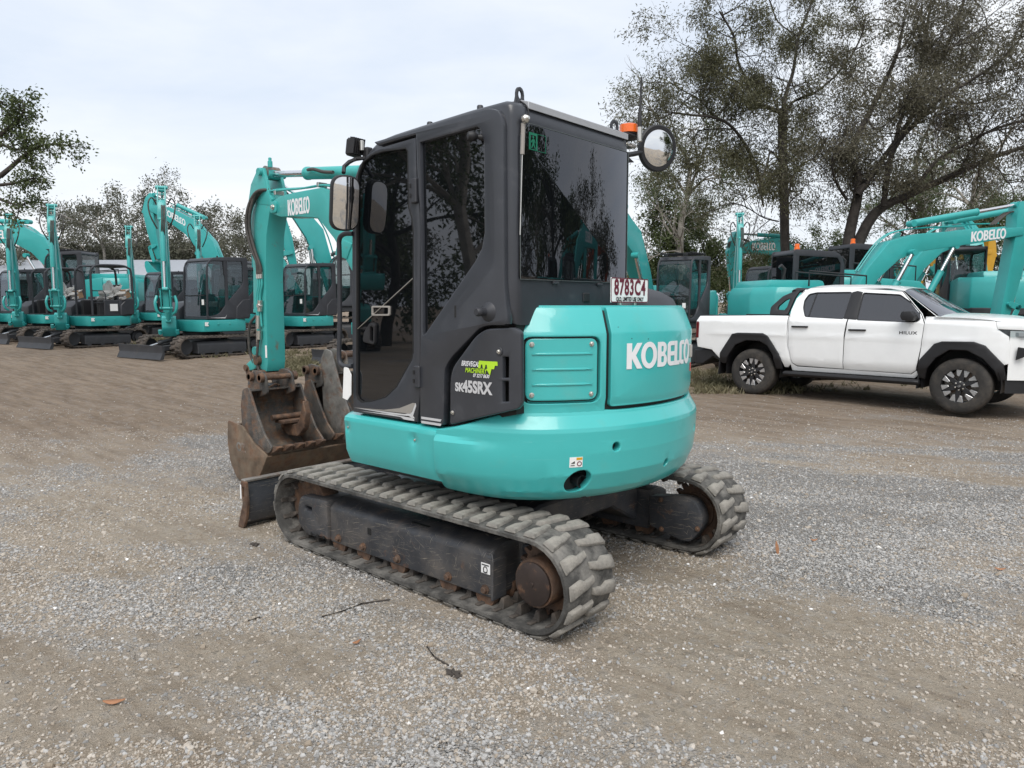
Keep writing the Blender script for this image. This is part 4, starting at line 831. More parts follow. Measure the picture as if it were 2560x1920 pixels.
for z0, z1, x0 in ((1.40, 1.52, 3.06), (1.56, 1.66, 3.02), (1.30, 1.38, 3.05)): MB().cyl((x0, .022, z0), (x0-.01, .022, z1), .024, n=10).build('coupling', zinc, st)
MB().cyl((3.01, .01, 1.61), (3.01, .05, 1.61), .02, n=10).build('tap_valve', zinc, st)
hose_obj('hitch_hose', [(3.06, .02, 1.32), (3.08, .03, 1.18), (3.10, .02, 1.06), (3.06, .02, .96)], .013, hose, st); hose_obj('hitch_hose', [(3.12, .0, 1.52), (3.22, .02, 1.42), (3.24, .02, 1.2), (3.19, .0, 1.05)], .013, hose, st)
plate('stick_sticker', rounded([(2.995, 1.245), (2.965, 1.245), (2.965, 1.13), (2.995, 1.13)], .004), [], paper, st, left(-.0025), .0008, 0)
cylinder('bucket_cylinder', (3.215, YB, 2.26), (3.28, YB, 1.18), .045, teal_b, hero, .66)
# bucket link and hitch
for yy in (-.225, -.0): arm_plate('bucket_link', ribbon([(3.10, 1.10), (3.20, 1.06), (3.31, 1.02)], [.035, .05, .035]), teal_b, hero, yy-.015, yy+.015)
MB().cyl((3.11, -.25, 1.10), (3.11, .035, 1.10), .045, n=16).build('link_pin', rusty, hero); MB().cyl((3.31, -.25, 1.02), (3.31, .035, 1.02), .03, n=16).build('link_pin', rusty, hero)
for yy in (-.235, .005): arm_plate('link_bar', ribbon([(3.31, 1.02), (3.27, .93), (3.21, .84)], [.04, .035, .04]), rusty, hero, yy-.012, yy+.012, .003)
for yy in (-.24, .02): arm_plate('hitch_plate', rounded([(2.97, .96), (3.03, 1.03), (3.12, .97), (3.26, .90), (3.27, .82), (3.12, .74), (2.98, .77), (2.94, .85)], .04), frame_m, hero, yy-.018, yy+.018, .004)
MB().cyl((3.03, -.27, .985), (3.03, .05, .985), .03, n=14).build('hitch_pin', rusty, hero); MB().cyl((3.21, -.27, .84), (3.21, .05, .84), .03, n=14).build('hitch_pin', rusty, hero)
MB().box((3.08, -.11, .84), (.20, .20, .06)).build('hitch_body', frame_m, hero, .01)
for k in range(9): MB().lathe([(.008, 0), (.011, .004), (.008, .008)], (2.93-.004*k, -.02+.018*k-.10, .885-.006*abs(k-4)), (1, 0, .4*(k % 2)), 8).build('safety_chain_link', rusty, hero)
# --- buckets standing together in front of the blade
def bucket(name, w, prof, sidepoly, mats, loc, rz, label, teeth=0, ears=True, th=.018, grp='attachments'):
    r = empty(name, loc, rz); tag(r, label, 'bucket')
    n = len(prof); outer = prof; inner = [(p[0]*1, p[1]*1) for p in inset(prof, 0)]
    mb = MB()
    def off(P, d):
        out = []
        for i, p in enumerate(P):
            a = Vector(P[max(i-1, 0)]); b = Vector(P[min(i+1, len(P)-1)]); t = (b-a).normalized(); out.append((p[0]-t.y*d, p[1]+t.x*d))
        return out
    I = off(prof, th)
    mb.prism(list(prof)+I[::-1], -w/2, w/2).build('shell', mats[0], r, .003)
    for s in (-1, 1):
        sp_ = plate('side_plate', sidepoly, [], mats[1], r, lambda a, b, c: (a, s*(w/2+.009)+c, b), .011, .004)
    if teeth:
        lx, lz = prof[0]; dx = Vector(prof[0])-Vector(prof[1]); dx.normalize()
        for k in range(teeth):
            yy = -w/2+.03+(w-.06)*k/(teeth-1)
            rings = []
            for q, ww, hh in ((-.05, .034, .024), (.02, .036, .026), (.06, .028, .014), (.085, .02, .005)):
                c = Vector((lx+dx.x*q, 0, lz+dx.y*q)); up_ = Vector((-dx.y, 0, dx.x))
                rings.append([c+up_*(a*hh)+Vector((0, yy+b*ww, 0)) for a, b in ((-1, -1), (-1, 1), (1, 1), (1, -1))])
            MB().loft(rings).build('bucket_tooth', rusty, r, .003)
    return r
# local frame: x away from the machine (the opening faces -x and up), y left, z up
mudP = [(.0, .30), (.10, .16), (.22, .03), (.36, .0), (.52, .05), (.62, .18), (.66, .36), (.64, .52)]
mudS = rounded([(-.01, .31), (.10, .15), (.22, .02), (.36, -.01), (.53, .04), (.635, .17), (.675, .36), (.655, .56), (.40, .53), (.22, .40)], .03)
mud = bucket('mud_bucket', 1.42, mudP, mudS, (bucket_r, bucket_r), (2.50, -.42, .005), 0, 'wide rusty mud bucket lying under the stick with smaller buckets in it')
mapped(text_bm('OZ', .11, .004, .006), lambda a, b, c: (.43-a, .725+c, .33+b), 'cast_lettering', bucket_g, mud)
gpP = [(.0, .0), (.14, -.05), (.28, -.06), (.40, .02), (.46, .16), (.47, .34), (.42, .47), (.33, .50)]
gpS = rounded([(-.02, .02), (.03, -.03), (.14, -.06), (.28, -.07), (.41, .01), (.475, .16), (.485, .35), (.44, .50), (.34, .52), (.22, .30), (.10, .12)], .03)
gp = bucket('digging_bucket', .50, gpP, gpS, (bucket_m, bucket_m), (2.46, .02, .37), 0, 'toothed digging bucket with a worn dark back sitting in the mud bucket', 5)
mapped(text_bm('OZ', .09, .004, .006), lambda a, b, c: (.34-a, .262+c, .17+b), 'cast_lettering', bucket_g, gp)
def bucket_ears(r, w, x, z, dx, m):
    for s in (-1, 1): plate('bucket_ear', rounded([(x-.06, z-.14), (x+.22, z-.22), (x+.24, z-.02), (x+.16, z+.06), (x+.03, z+.05), (x-.03, z+.02)], .03), [], m, r, lambda a, b, c: (a, s*w/2+c, b), .012, .003)
    for px_, pz_ in ((x, z), (x+.18, z-.0)):
        MB().cyl((px_, -w/2-.05, pz_), (px_, w/2+.05, pz_), .025, n=14).build('bucket_pin', rusty, r)
        for s in (-1, 1): MB().cyl((px_, s*(w/2+.015), pz_), (px_, s*(w/2+.05), pz_), .042, n=14).build('pin_boss', rusty, r)
bucket_ears(gp, .27, .30, .60, 0, bucket_m)
tr = bucket('trenching_bucket', .30, gpP, gpS, (bucket_m, bucket_m), (2.50, -.55, .39), 0, 'narrow dark trenching bucket standing beside the digging bucket', 3)
bucket_ears(tr, .20, .30, .60, 0, bucket_m)
gr = bucket('grading_bucket', .62, [(p[0]*1.05, p[1]*1.12) for p in gpP], rounded([(p[0]*1.05, p[1]*1.12) for p in ((-.02, .03), (.14, -.06), (.28, -.07), (.41, .01), (.475, .16), (.485, .35), (.50, .60), (.44, .70), (.36, .68), (.26, .40), (.12, .12))], .03), (bucket_m, bucket_g), (2.32, -.86, .42), math.radians(8), 'scraped pale grey bucket whose side plate carries raised lettering', 4)
bucket_ears(gr, .40, .34, .72, 0, bucket_g)
mapped(text_bm('OZ', .10, .004, .006), lambda a, b, c: (.34-a, .323+c, .26+b), 'cast_lettering', bucket_g, gr)
rp = tag(empty('ripper_tooth', (2.55, -.02, .44)), 'curved rusty ripper shank lying inside the digging bucket', 'ripper')
rib = ribbon([(.30, .10), (.18, .04), (.06, .04), (-.02, .10), (-.06, .22), (-.055, .32)], [.06, .06, .055, .05, .035, .006])
MB().prism(rib, -.10, -.04).build('shank', rusty, rp, .006)
MB().cyl((.20, -.22, .16), (.20, .12, .16), .026, n=14).build('ripper_pin', rusty, rp); MB().box((.18, -.05, .12), (.16, .22, .03)).build('shank_plate', rusty, rp, .005)
# ---------------------------------------------------------------- other machines: prototypes with parts, then copied
def heading(img_deg):                                              # 0 faces picture right, 90 away, 180 left, 270 to the camera
    a = math.radians(img_deg); d = _rt*math.cos(a)+_fh*math.sin(a); return math.atan2(d.y, d.x)
def place(o, u, D, img_deg, s=1.0):
    o.location = spot(u, D); o.rotation_euler = (0, 0, heading(img_deg)); o.scale = (s, s, s); return o
def bg_track(root, a, R, y, w, m=track_b, lugs=44, lh=.028):
    mb = belt_mesh(MB(), a, R-lh*.5, R, y-w/2, y+w/2, .04); per = 4*a+2*math.pi*(R-lh*.5)
    for k in range(lugs):
        for s in (-1, 1):
            x, z, t = along(a, R-lh*.5, R, (k+(.5 if s > 0 else 0))*per/lugs); n_ = Vector((math.cos(t), 0, math.sin(t))); e = Vector((-n_.z, 0, n_.x)); c = Vector((x, y, z))
            bs = [(-.045, .5), (.035, .5), (.045, .05), (-.01, .05)]
            r0 = [c+e*p+Vector((0, s*q*w, 0))-n_*.004 for p, q in bs]; r1 = [c+e*(p*.75)+Vector((0, s*(q*.9+.02)*w, 0))+n_*lh for p, q in bs]
            mb.loft([r0, r1])
    return mb.build('rubber_track', m, root, smooth=30)
def undercarriage(root, a, R, yc, w, blade=True, m=frame_n):
    for s in (1, -1):
        bg_track(root, a, R, s*yc, w)
        f = MB().loft([[Vector((x, s*y, z)) for y, z in ((yc+w*.36, .09), (yc+w*.36, R*1.15), (yc+w*.2, R*1.5), (yc-w*.3, R*1.5), (yc-w*.3, .09))] for x in (-a*.72, a*.72)]).build('track_frame', m, root, .012)
        MB().lathe([(.05, -.05), (R*.72, -.05), (R*.72, .05), (.05, .05)], (a, s*yc, R), (0, 1, 0), 24).build('idler_wheel', m, root)
        MB().lathe([(.05, -.05), (R*.7, -.05), (R*.7, .05), (R*.5, .06), (R*.5, w*.35)], (-a, s*yc, R), (0, s, 0), 24).build('sprocket', m, root)
        for i in range(4): MB().lathe([(.03, -.08), (.065, -.08), (.065, .08), (.03, .08)], (-a*.6+a*.4*i, s*yc+s*w*.2, .10), (0, 1, 0), 14).build('track_roller', m, root)
    MB().box((0, 0, R*1.1), (a*1.2, yc*1.6, R*.8)).build('car_body', m, root, .02)
    MB().lathe([(.42, R*1.4), (.46, R*1.5), (.46, R*2.3), (.42, R*2.5)], (0, 0, 0), (0, 0, 1), 28).build('slewing_ring', m, root)
    if blade:
        b = MB().prism([(a+.68, .34), (a+.72, .34), (a+.695, .16), (a+.77, .0), (a+.75, .0), (a+.66, .14)], -.98, .98).build('dozer_blade', m, root, .004)
        for s in (1, -1):
            MB().prism([(a+.65, .345), (a+.725, .345), (a+.70, .16), (a+.78, .0), (a+.68, .0), (a+.64, .12)], s*.98-.01, s*.98+.01).build('blade_end', m, b, .003)
            MB().prism([(a-.45, .25), (a-.45, .36), (a+.66, .27), (a+.66, .12)], s*.28-.05, s*.28+.05).build('blade_arm', m, b, .008)
        cylinder('blade_cylinder', (a-.35, 0, .50), (a+.62, 0, .25), .045, m, b, .6, False)
def lettering(parent, w, h, x, z, ang, y, yc=0, m=white):
    for s in (1, -1):
        bm = maker_bm(w, h, .001); c_, s_ = math.cos(ang), math.sin(ang)
        # seen from +y the text runs towards -x, from -y towards +x
        x0 = -w/2
        mapped(bm, (lambda a, b, c: (x-((a+x0)*c_)-(b-h/2)*(-s_)*-1*0+(b-h/2)*s_*0-0, yc+s*y+c*s, z+(b-h/2)*c_-(a+x0)*s_)) if s > 0 else (lambda a, b, c: (x+(a+x0)*c_, yc+s*y+c*s, z+(b-h/2)*c_+(a+x0)*s_)), 'maker_lettering', m, parent)
def arm_set(root, y, pose, m, k=1.0, bucket_m_=None, text=True):
    """boom, stick and rams drawn in the side plane: pose = boom points and half widths, stick points, ram end points"""
    bw = pose.get('bw', .11*k)
    bo = MB().prism(ribbon(pose['boom'], pose['hw']), y-bw, y+bw).build('boom', m, root, .012*k, 2)
    st = MB().prism(ribbon(pose['stick'], pose['sw']), y-bw*.85, y+bw*.85).build('stick', m, root, .010*k, 2)
    for key, nm in (('boom_ram', 'boom_cylinder'), ('arm_ram', 'arm_cylinder'), ('bucket_ram', 'bucket_cylinder')):
        if key in pose:
            a, b, sp_ = pose[key]
            for yy in ((y-bw-.09*k, y+bw+.09*k) if key == 'boom_ram' and k > 1.2 else (y,)):
                cylinder(nm, (a[0], yy, a[1]), (b[0], yy, b[1]), .055*k, m, root, sp_)
    for (ax_, az_), (bx_, bz_) in pose.get('links', []):
        for s in (-1, 1): MB().prism(ribbon([(ax_, az_), ((ax_+bx_)/2, (az_+bz_)/2), (bx_, bz_)], [.045*k, .05*k, .045*k]), y+s*(bw+.02)-.015, y+s*(bw+.02)+.015).build('bucket_link', m, root, .004)
        for px_, pz_ in ((ax_, az_), (bx_, bz_)): MB().cyl((px_, y-bw-.06, pz_), (px_, y+bw+.06, pz_), .035*k, n=12).build('link_pin', m, root)
    for hp in pose.get('hoses', []):
        for i in range(3): hose_obj('hose', [(p[0], y+bw*(.3-.4*i)+(.05*k if 0 < j < len(hp)-1 else 0), p[1]) for j, p in enumerate(hp)], .014*k, hose, bo, 6)
    for pp in pose.get('pipes', []):
        for i in range(2): hose_obj('pipe', [(p[0], y+bw*(.5-.5*i), p[1]) for p in pp], .012*k, m, bo, 6)
    if text and 'text' in pose: lettering(bo, *pose['text'], bw+.003, y)
    if 'bucket' in pose:
        bx_, bz_, ang, sc = pose['bucket']; c_, s_ = math.cos(ang), math.sin(ang)
        tf = lambda p: (bx_+(p[0]*c_-p[1]*s_)*sc, bz_+(p[0]*s_+p[1]*c_)*sc)
        P = [tf(p) for p in gpP]; I = [tf(p) for p in inset(gpP, .02)]
        bk = MB().prism(P+I[::-1], y-.45*sc, y+.45*sc).build('bucket', bucket_m_ or m, root, .004)
        for s in (-1, 1): MB().prism([tf(p) for p in gpS], y+s*.45*sc-.012, y+s*.45*sc+.012).build('bucket_side', bucket_m_ or m, bk, .003)
    return bo
def open_cab(root, m=grey_p, glassm=clear_glass, dx=0, dz=0, sx=1.0, sz=1.0, y0=-.09, y1=.905, guard=False):
    T = lambda P: [(p[0]*sx+dx, (p[1]-.965)*sz+.965+dz) for p in P]
    prof = T(cab_prof[:15]+[(-.85, .965)])
    cabr = empty('cab', parent=root)
    plate('door_side', prof, [T(dg)[::-1], T(rw)[::-1]], m, cabr, left(y1), .022, .008)
    rwin = T([(.30, 1.25), (.28, 2.30), (.20, 2.42), (-.72, 2.45), (-.74, 1.7), (-.3, 1.25)])
    plate('offside', prof, [rwin], m, cabr, left(y0), .022, .008)
    for P, yy, nm in ((dg, y1-.008, 'door_glass'), (rw, y1-.008, 'quarter_glass')): plate(nm, T(inset(P, .004)), [], glassm, cabr, left(yy), .003, 0)
    plate('offside_glass', rwin, [], glassm, cabr, left(y0), .003, 0)
    P = T([(.30, 2.46), (.22, 2.53), (.0, 2.56), (-.55, 2.588), (-.78, 2.585), (-.84, 2.52), (-.84, 2.47), (.26, 2.44)])
    MB().prism(P, y0+.02, y1-.02).build('cab_roof', m, cabr, .02, 2)
    f0 = T([(.405, 1.03)])[0]; f1 = T([(.352, 2.32)])[0]; f2 = T([(.27, 2.46)])[0]
    MB().prism([(f0[0]-.006, f0[1]), (f0[0]+.002, f0[1]), (f1[0]+.002, f1[1]), (f2[0], f2[1]), (f2[0]-.01, f2[1]), (f1[0]-.006, f1[1])], y0+.03, y1-.03).build('windscreen', glassm, cabr)
    MB().box((f0[0]-.01, (y0+y1)/2, f0[1]-.03), (.05, y1-y0-.04, .09)).build('front_sill', m, cabr, .01)
    MB().tube([(f0[0]+.005, y0+.06, (f0[1]+f1[1])/2-.1), (f0[0]+.005, y1-.06, (f0[1]+f1[1])/2-.1)], .012, 6).build('window_bar', black, cabr)
    r0 = T([(-.845, 1.60)])[0]; r1 = T([(-.845, 2.46)])[0]; rb = T([(-.845, .97)])[0]
    MB().box((r0[0], (y0+y1)/2, (rb[1]+r0[1])/2), (.03, y1-y0-.04, r0[1]-rb[1])).build('rear_panel', m, cabr); MB().box((r0[0], (y0+y1)/2, (r0[1]+r1[1])/2), (.008, y1-y0-.06, r1[1]-r0[1])).build('rear_glass', glassm, cabr)
    sz0 = .97+dz; cy = (y0+y1)/2
    seat = MB().box((dx-.25, cy, sz0+.38), (.48, .48, .14)).box((dx-.50, cy, sz0+.78), (.14, .46, .75), (0, -.12, 0)).box((dx-.53, cy, sz0+1.22), (.1, .26, .2)).build('seat', mat('wrapped_seat', (.16,.16,.16), .35, var=.3, vscale=10, bump=.3, bscale=20), cabr, .04, 2)
    MB().box((dx-.25, cy-.38, sz0+.4), (.55, .12, .5)).box((dx-.25, cy+.36, sz0+.36), (.45, .1, .4)).box((dx+.22, cy-.3, sz0+.55), (.12, .2, .5)).build('console', black, cabr, .02)
    MB().box((dx-.2, cy, sz0+.02), (1.1, y1-y0-.06, .04)).build('cab_floor', black, cabr)
    for s in (-.12, .12): MB().tube([(dx+.12, cy+s, sz0), (dx+.1, cy+s, sz0+.5), (dx+.05, cy+s, sz0+.75)], .014, 6).build('lever', black, cabr)
    plate('cab_sticker', [(y1-.20, 1.33+dz), (y1-.10, 1.33+dz), (y1-.10, 1.47+dz), (y1-.20, 1.47+dz)], [], paper, cabr, lambda a, b, c: (f0[0]+.006-c, a, b), .001, 0)
    if guard:
        for i in range(8): MB().box((dx-.55+.12*i, cy, T([(0, 2.62)])[0][1]), (.022, y1-y0+.02, .03)).build('roof_guard_bar', black, cabr, .004)
        for yy in (y0+.04, cy, y1-.04): MB().box((dx-.15, yy, T([(0, 2.645)])[0][1]), (1.05, .03, .022)).build('roof_guard_rail', black, cabr, .004)
        for yy in (y0+.2, y1-.2): MB().box((dx+.33, yy, T([(0, 2.58)])[0][1]), (.08, .12, .09)).build('roof_lamp', black, cabr, .01)
    return cabr
MINI_POSE = dict(boom=[(1.0, .95), (.98, 1.5), (1.02, 2.3), (1.22, 3.0), (1.40, 3.35), (1.55, 3.62)], hw=[.10, .12, .14, .13, .10, .07], bw=.085, stick=[(1.53, 3.86), (1.58, 3.7), (1.61, 3.5), (1.66, 2.6), (1.68, 1.5), (1.66, 1.15)], sw=[.10, .15, .15, .12, .10, .07],
    arm_ram=((.86, 2.55), (1.36, 4.16), .6), bucket_ram=((1.80, 3.40), (1.86, 1.72), .6), boom_ram=((1.22, .92), (1.28, 2.35), .62), links=[((1.68, 1.52), (1.86, 1.70)), ((1.86, 1.70), (1.74, 1.25))], hoses=[[(1.45, 3.4), (1.72, 3.75), (1.90, 3.35), (1.78, 2.9)]], pipes=[[(.80, 1.4), (.82, 2.3), (1.05, 3.1), (1.3, 3.5)]])
def make_mini(kind):
    r = empty('compact_excavator')
    undercarriage(r, 1.0, .27, .79, .40)
    # house: skirts, tail, right cover
    sk = [(.52, .62), (.95*-1, .62)]
    plan = [(.56, .80), (.52, .93), (-.40, .95), (-.75, .88), (-.98, .55), (-1.06, .2), (-1.06, -.2), (-.98, -.55), (-.75, -.88), (-.40, -.95), (.52, -.93), (.56, -.80)]
    MB().prism(plan, .64, .945, 'z').build('side_skirt', teal_f, r, .03, 2)
    tail = [(-.42, .93), (-.75, .86), (-.98, .54), (-1.05, .2), (-1.05, -.2), (-.98, -.54), (-.75, -.86), (-.42, -.93)]
    MB().loft([[Vector((x*q, y*q, z)) for x, y in tail] for z, q in ((.90, 1.0), (1.05, 1.0), (1.42, .97), (1.56, .90))]).build('engine_hood', teal_f if kind == 'cab' else grey_p, r, .02, 2)
    MB().prism([(-.55, .946), (.48, .946), (.48, 1.22), (.25, 1.40), (-.55, 1.5)], -.92, -.22).build('tank_cover', grey_p, r, .04, 2)
    MB().prism([(-.43, .95), (-.45, 1.28), (-.66, 1.48), (-.88, 1.50), (-.88, 1.0)], .84, .935).build('vent_panel', grey_p, r, .02)
    for bx in (.40, .12, -.22): MB().lathe([(.03, 0), (.025, .004), (.01, .006)], (bx, .951 if bx < .3 else .948, .84), (0, 1, 0), 12).build('bolt_seat', teal_b, r)
    MB().box((.45, .945, .84), (.10, .012, .10)).build('data_sticker', paper, r)
    before = set(COL.objects)
    arm = empty('swing_post', parent=r)
    MB().prism([(.50, .58), (1.02, .52), (1.14, .74), (1.14, 1.0), (1.04, 1.06), (.90, .98), (.50, .95)], -.27, .07).build('post_body', teal_f, arm, .03, 2)
    for s in (-.30, .10): MB().tube([(1.10, s, .62), (1.30, s, .62), (1.32, s, .70)], .045, 8).build('post_lug', teal_f, arm)
    arm_set(r, -.10, MINI_POSE, teal_f)
    for s in (-1, 1): MB().tube(spline([(1.70, -.10+s*.20, 1.55), (1.76, -.10+s*.24, 1.38), (1.74, -.10+s*.21, 1.18), (1.66, -.10+s*.13, 1.10)]), .035, 8).build('bucket_link', teal_f, r)
    for s in (-1, 1): MB().prism([(1.33, 4.24), (1.42, 4.28), (1.66, 3.86), (1.74, 3.4), (1.50, 3.45), (1.42, 3.9)], -.10+s*.085-.013, -.10+s*.085+.013).build('stick_ear', teal_f, r, .004)
    MB().cyl((1.38, -.24, 4.22), (1.38, .04, 4.22), .045, n=12).build('ear_pin', teal_f, r)
    for q in (.2, .45, .7): MB().cyl((1.44+.12*q, -.20, 4.15-.5*q), (1.44+.12*q, .0, 4.15-.5*q), .014, n=6).build('ear_rung', teal_f, r)
    for s in (-1, 1): hose_obj('boom_hose', [(1.5, -.1+s*.13, 3.2), (1.6, -.1+s*.26, 3.5), (1.55, -.1+s*.30, 3.8), (1.50, -.1+s*.22, 3.95), (1.42, -.1+s*.12, 3.8)], .018, hose, r, 6)
    # the boom is swung towards the machine's left
    c0, a0 = Vector((.82, -.10, 0)), math.radians(55); RZ = Matrix.Rotation(a0, 3, 'Z')
    for o in [q for q in COL.objects if q not in before and q.parent == r]: o.rotation_euler = (0, 0, a0); o.location = c0-RZ @ c0
    if kind == 'cab':
        open_cab(r)
        plate('sill_graphic', [(.35, 1.0), (-.10, 1.01), (-.16, 1.07), (-.10, .98)], [], silver, bpy.data.objects[r.name], left(.9285), .001, 0)
        for x in (-.8, -.3): MB().lathe([(.02, 0), (.02, .05)], (x, .4, 2.58), (0, 0, 1), 8).build('roof_stud', black, r)
    else:
        MB().box((-.05, .43, .96), (1.15, 1.0, .04)).build('floor_plate', black, r, .01)
        def post(y): return spline([(.40, y, .97), (.40, y, 2.2), (.32, y, 2.42), (.15, y, 2.50), (-.5, y, 2.52), (-.78, y, 2.46), (-.88, y, 2.28), (-.90, y, 1.3)], 4)
        for y in (-.03, .86): MB().tube(post(y), .035, 8).build('rollover_post', grey_p, r)
        MB().loft([[Vector((x, y, z)) for x, z in ((.22, 2.50), (-.05, 2.53), (-.55, 2.545), (-.82, 2.50), (-.82, 2.47), (.22, 2.47))] for y in (.0, .83)]).build('canopy_roof', grey_p, r, .01)
        for z in (1.35, 1.72): MB().tube([(.40, .86, z), (.05, .86, z), (-.02, .86, z-.1), (-.02, .86, .97)], .018, 6).build('side_rail', grey_p, r)
        st_ = MB().box((-.30, .42, 1.28), (.46, .48, .14)).box((-.54, .42, 1.62), (.13, .46, .62), (0, -.15, 0)).build('seat', black, r, .03)
        MB().box((-.70, .42, 1.22), (.36, .92, .56)).build('seat_base', grey_p, r, .05)
        MB().box((.05, .05, 1.2), (.5, .14, .5)).box((.05, .78, 1.2), (.3, .14, .5)).build('console', black, r, .03)
        plate('warning_sheet', [(-.12, 1.10), (-.36, 1.10), (-.36, 1.32), (-.12, 1.32)], [], paper, r, left(.905), .003, 0); MB().box((-.2, .85, 1.2), (.5, .08, .48)).build('side_box', grey_p, r, .02)
        # crumpled plastic over the seat
        R_ = np.random.RandomState(4); bmw = bmesh.new(); bmesh.ops.create_icosphere(bmw, subdivisions=4, radius=1)
        for q in bmw.verts:
            n_ = q.co.copy(); f = .8+.28*math.sin(n_.x*7+n_.y*3)+.22*math.sin(n_.y*9-n_.z*5)+.16*math.sin(n_.z*13+n_.x*6)+.1*math.sin(n_.x*23+n_.z*17); q.co = Vector((-.45+n_.x*.40*f, .48+n_.y*.46*f, 1.58+n_.z*.34*f))
        finish(bmw, 'plastic_cover', plastic_bag, r, smooth=25)
        MB().box((-.70, .55, 1.62), (.34, .40, .28), (.1, .2, .3)).build('carton', cardboard, r, .005)
    return r
BIG_A = dict(bw=.20, boom=[(1.0, 1.55), (1.55, 2.5), (2.2, 3.35), (3.0, 3.75), (4.2, 3.72), (5.1, 3.55)], hw=[.16, .26, .38, .36, .27, .12], stick=[(5.0, 4.35), (5.05, 3.95), (5.1, 3.5), (4.95, 2.2), (4.75, 1.1)], sw=[.06, .20, .24, .19, .11],
    arm_ram=((2.6, 4.22), (4.95, 4.28), .55), bucket_ram=((5.32, 3.5), (5.12, 1.75), .6), boom_ram=((1.5, 1.1), (2.55, 2.95), .62), links=[((4.86, 1.72), (5.12, 1.70)), ((5.12, 1.70), (4.95, 1.05))], bucket=(4.62, .42, -.35, 1.25), text=(1.15, .32, 3.7, 3.74, -.02),
    hoses=[[(4.3, 3.95), (4.9, 4.1), (5.3, 3.85), (5.2, 3.3)]], pipes=[[(1.2, 2.35), (1.9, 3.45), (2.7, 4.08), (4.0, 4.05)]])
BIG_B = dict(BIG_A, boom=[(1.0, 1.55), (1.6, 2.45), (2.15, 3.0), (2.8, 3.20), (4.4, 3.38), (5.9, 3.55)], hw=[.15, .20, .26, .22, .175, .10], stick=[(5.85, 4.3), (5.9, 3.95), (5.95, 3.5), (5.7, 2.1), (5.45, .95)], arm_ram=((2.75, 3.68), (5.8, 4.22), .62), bucket_ram=((6.2, 3.4), (5.9, 1.65), .6), links=[((5.6, 1.7), (5.88, 1.62)), ((5.88, 1.62), (5.6, 1.0))], text=(1.05, .25, 4.85, 3.43, .11), hoses=[[(5.1, 3.7), (5.7, 4.05), (6.15, 3.75), (6.0, 3.2)]], pipes=[[(1.3, 2.5), (1.95, 3.3), (2.7, 3.55), (4.3, 3.66)]], bucket=(5.3, .45, -.35, 1.15))
BIG_C = dict(BIG_A, boom=[(1.0, 1.55), (1.45, 2.6), (2.0, 3.7), (2.7, 4.5), (3.7, 5.1), (4.5, 5.35)], stick=[(4.42, 5.95), (4.5, 5.7), (4.6, 5.3), (4.45, 4.2), (4.2, 3.2)], arm_ram=((2.1, 4.9), (4.35, 5.9), .55), bucket_ram=((4.85, 5.2), (4.55, 3.7), .6), links=[((4.3, 3.75), (4.56, 3.68)), ((4.56, 3.68), (4.4, 3.1))], bucket=(4.0, 2.6, -.2, 1.15), text=(1.1, .30, 3.35, 4.93, .50), boom_ram=((1.5, 1.1), (2.3, 3.4), .62), hoses=[[(3.8, 5.5), (4.4, 5.7), (4.8, 5.5), (4.7, 5.0)]], pipes=[[(1.1, 2.5), (1.6, 3.7), (2.4, 4.75), (3.5, 5.4)]])
BIG_D = dict(BIG_A, boom=[(1.0, 1.55), (1.25, 2.7), (1.6, 3.8), (2.2, 4.6), (2.9, 5.1)], hw=[.16, .26, .34, .26, .12], stick=[(2.95, 5.75), (3.0, 5.4), (3.0, 5.0), (2.55, 3.6), (2.3, 2.4)], sw=[.06, .2, .24, .19, .11], arm_ram=((1.3, 4.5), (2.9, 5.65), .55), bucket_ram=((3.2, 4.9), (2.85, 3.1), .6), links=[((2.42, 3.1), (2.85, 3.05)), ((2.85, 3.05), (2.5, 2.35))], bucket=(2.1, 1.7, .1, 1.1), boom_ram=((1.5, 1.1), (1.75, 3.3), .62), hoses=[[(2.4, 5.1), (2.9, 5.5), (3.3, 5.2), (3.1, 4.7)]], pipes=[[(.85, 2.6), (1.2, 3.9), (1.9, 4.9), (2.7, 5.4)]]); BIG_D.pop('text')
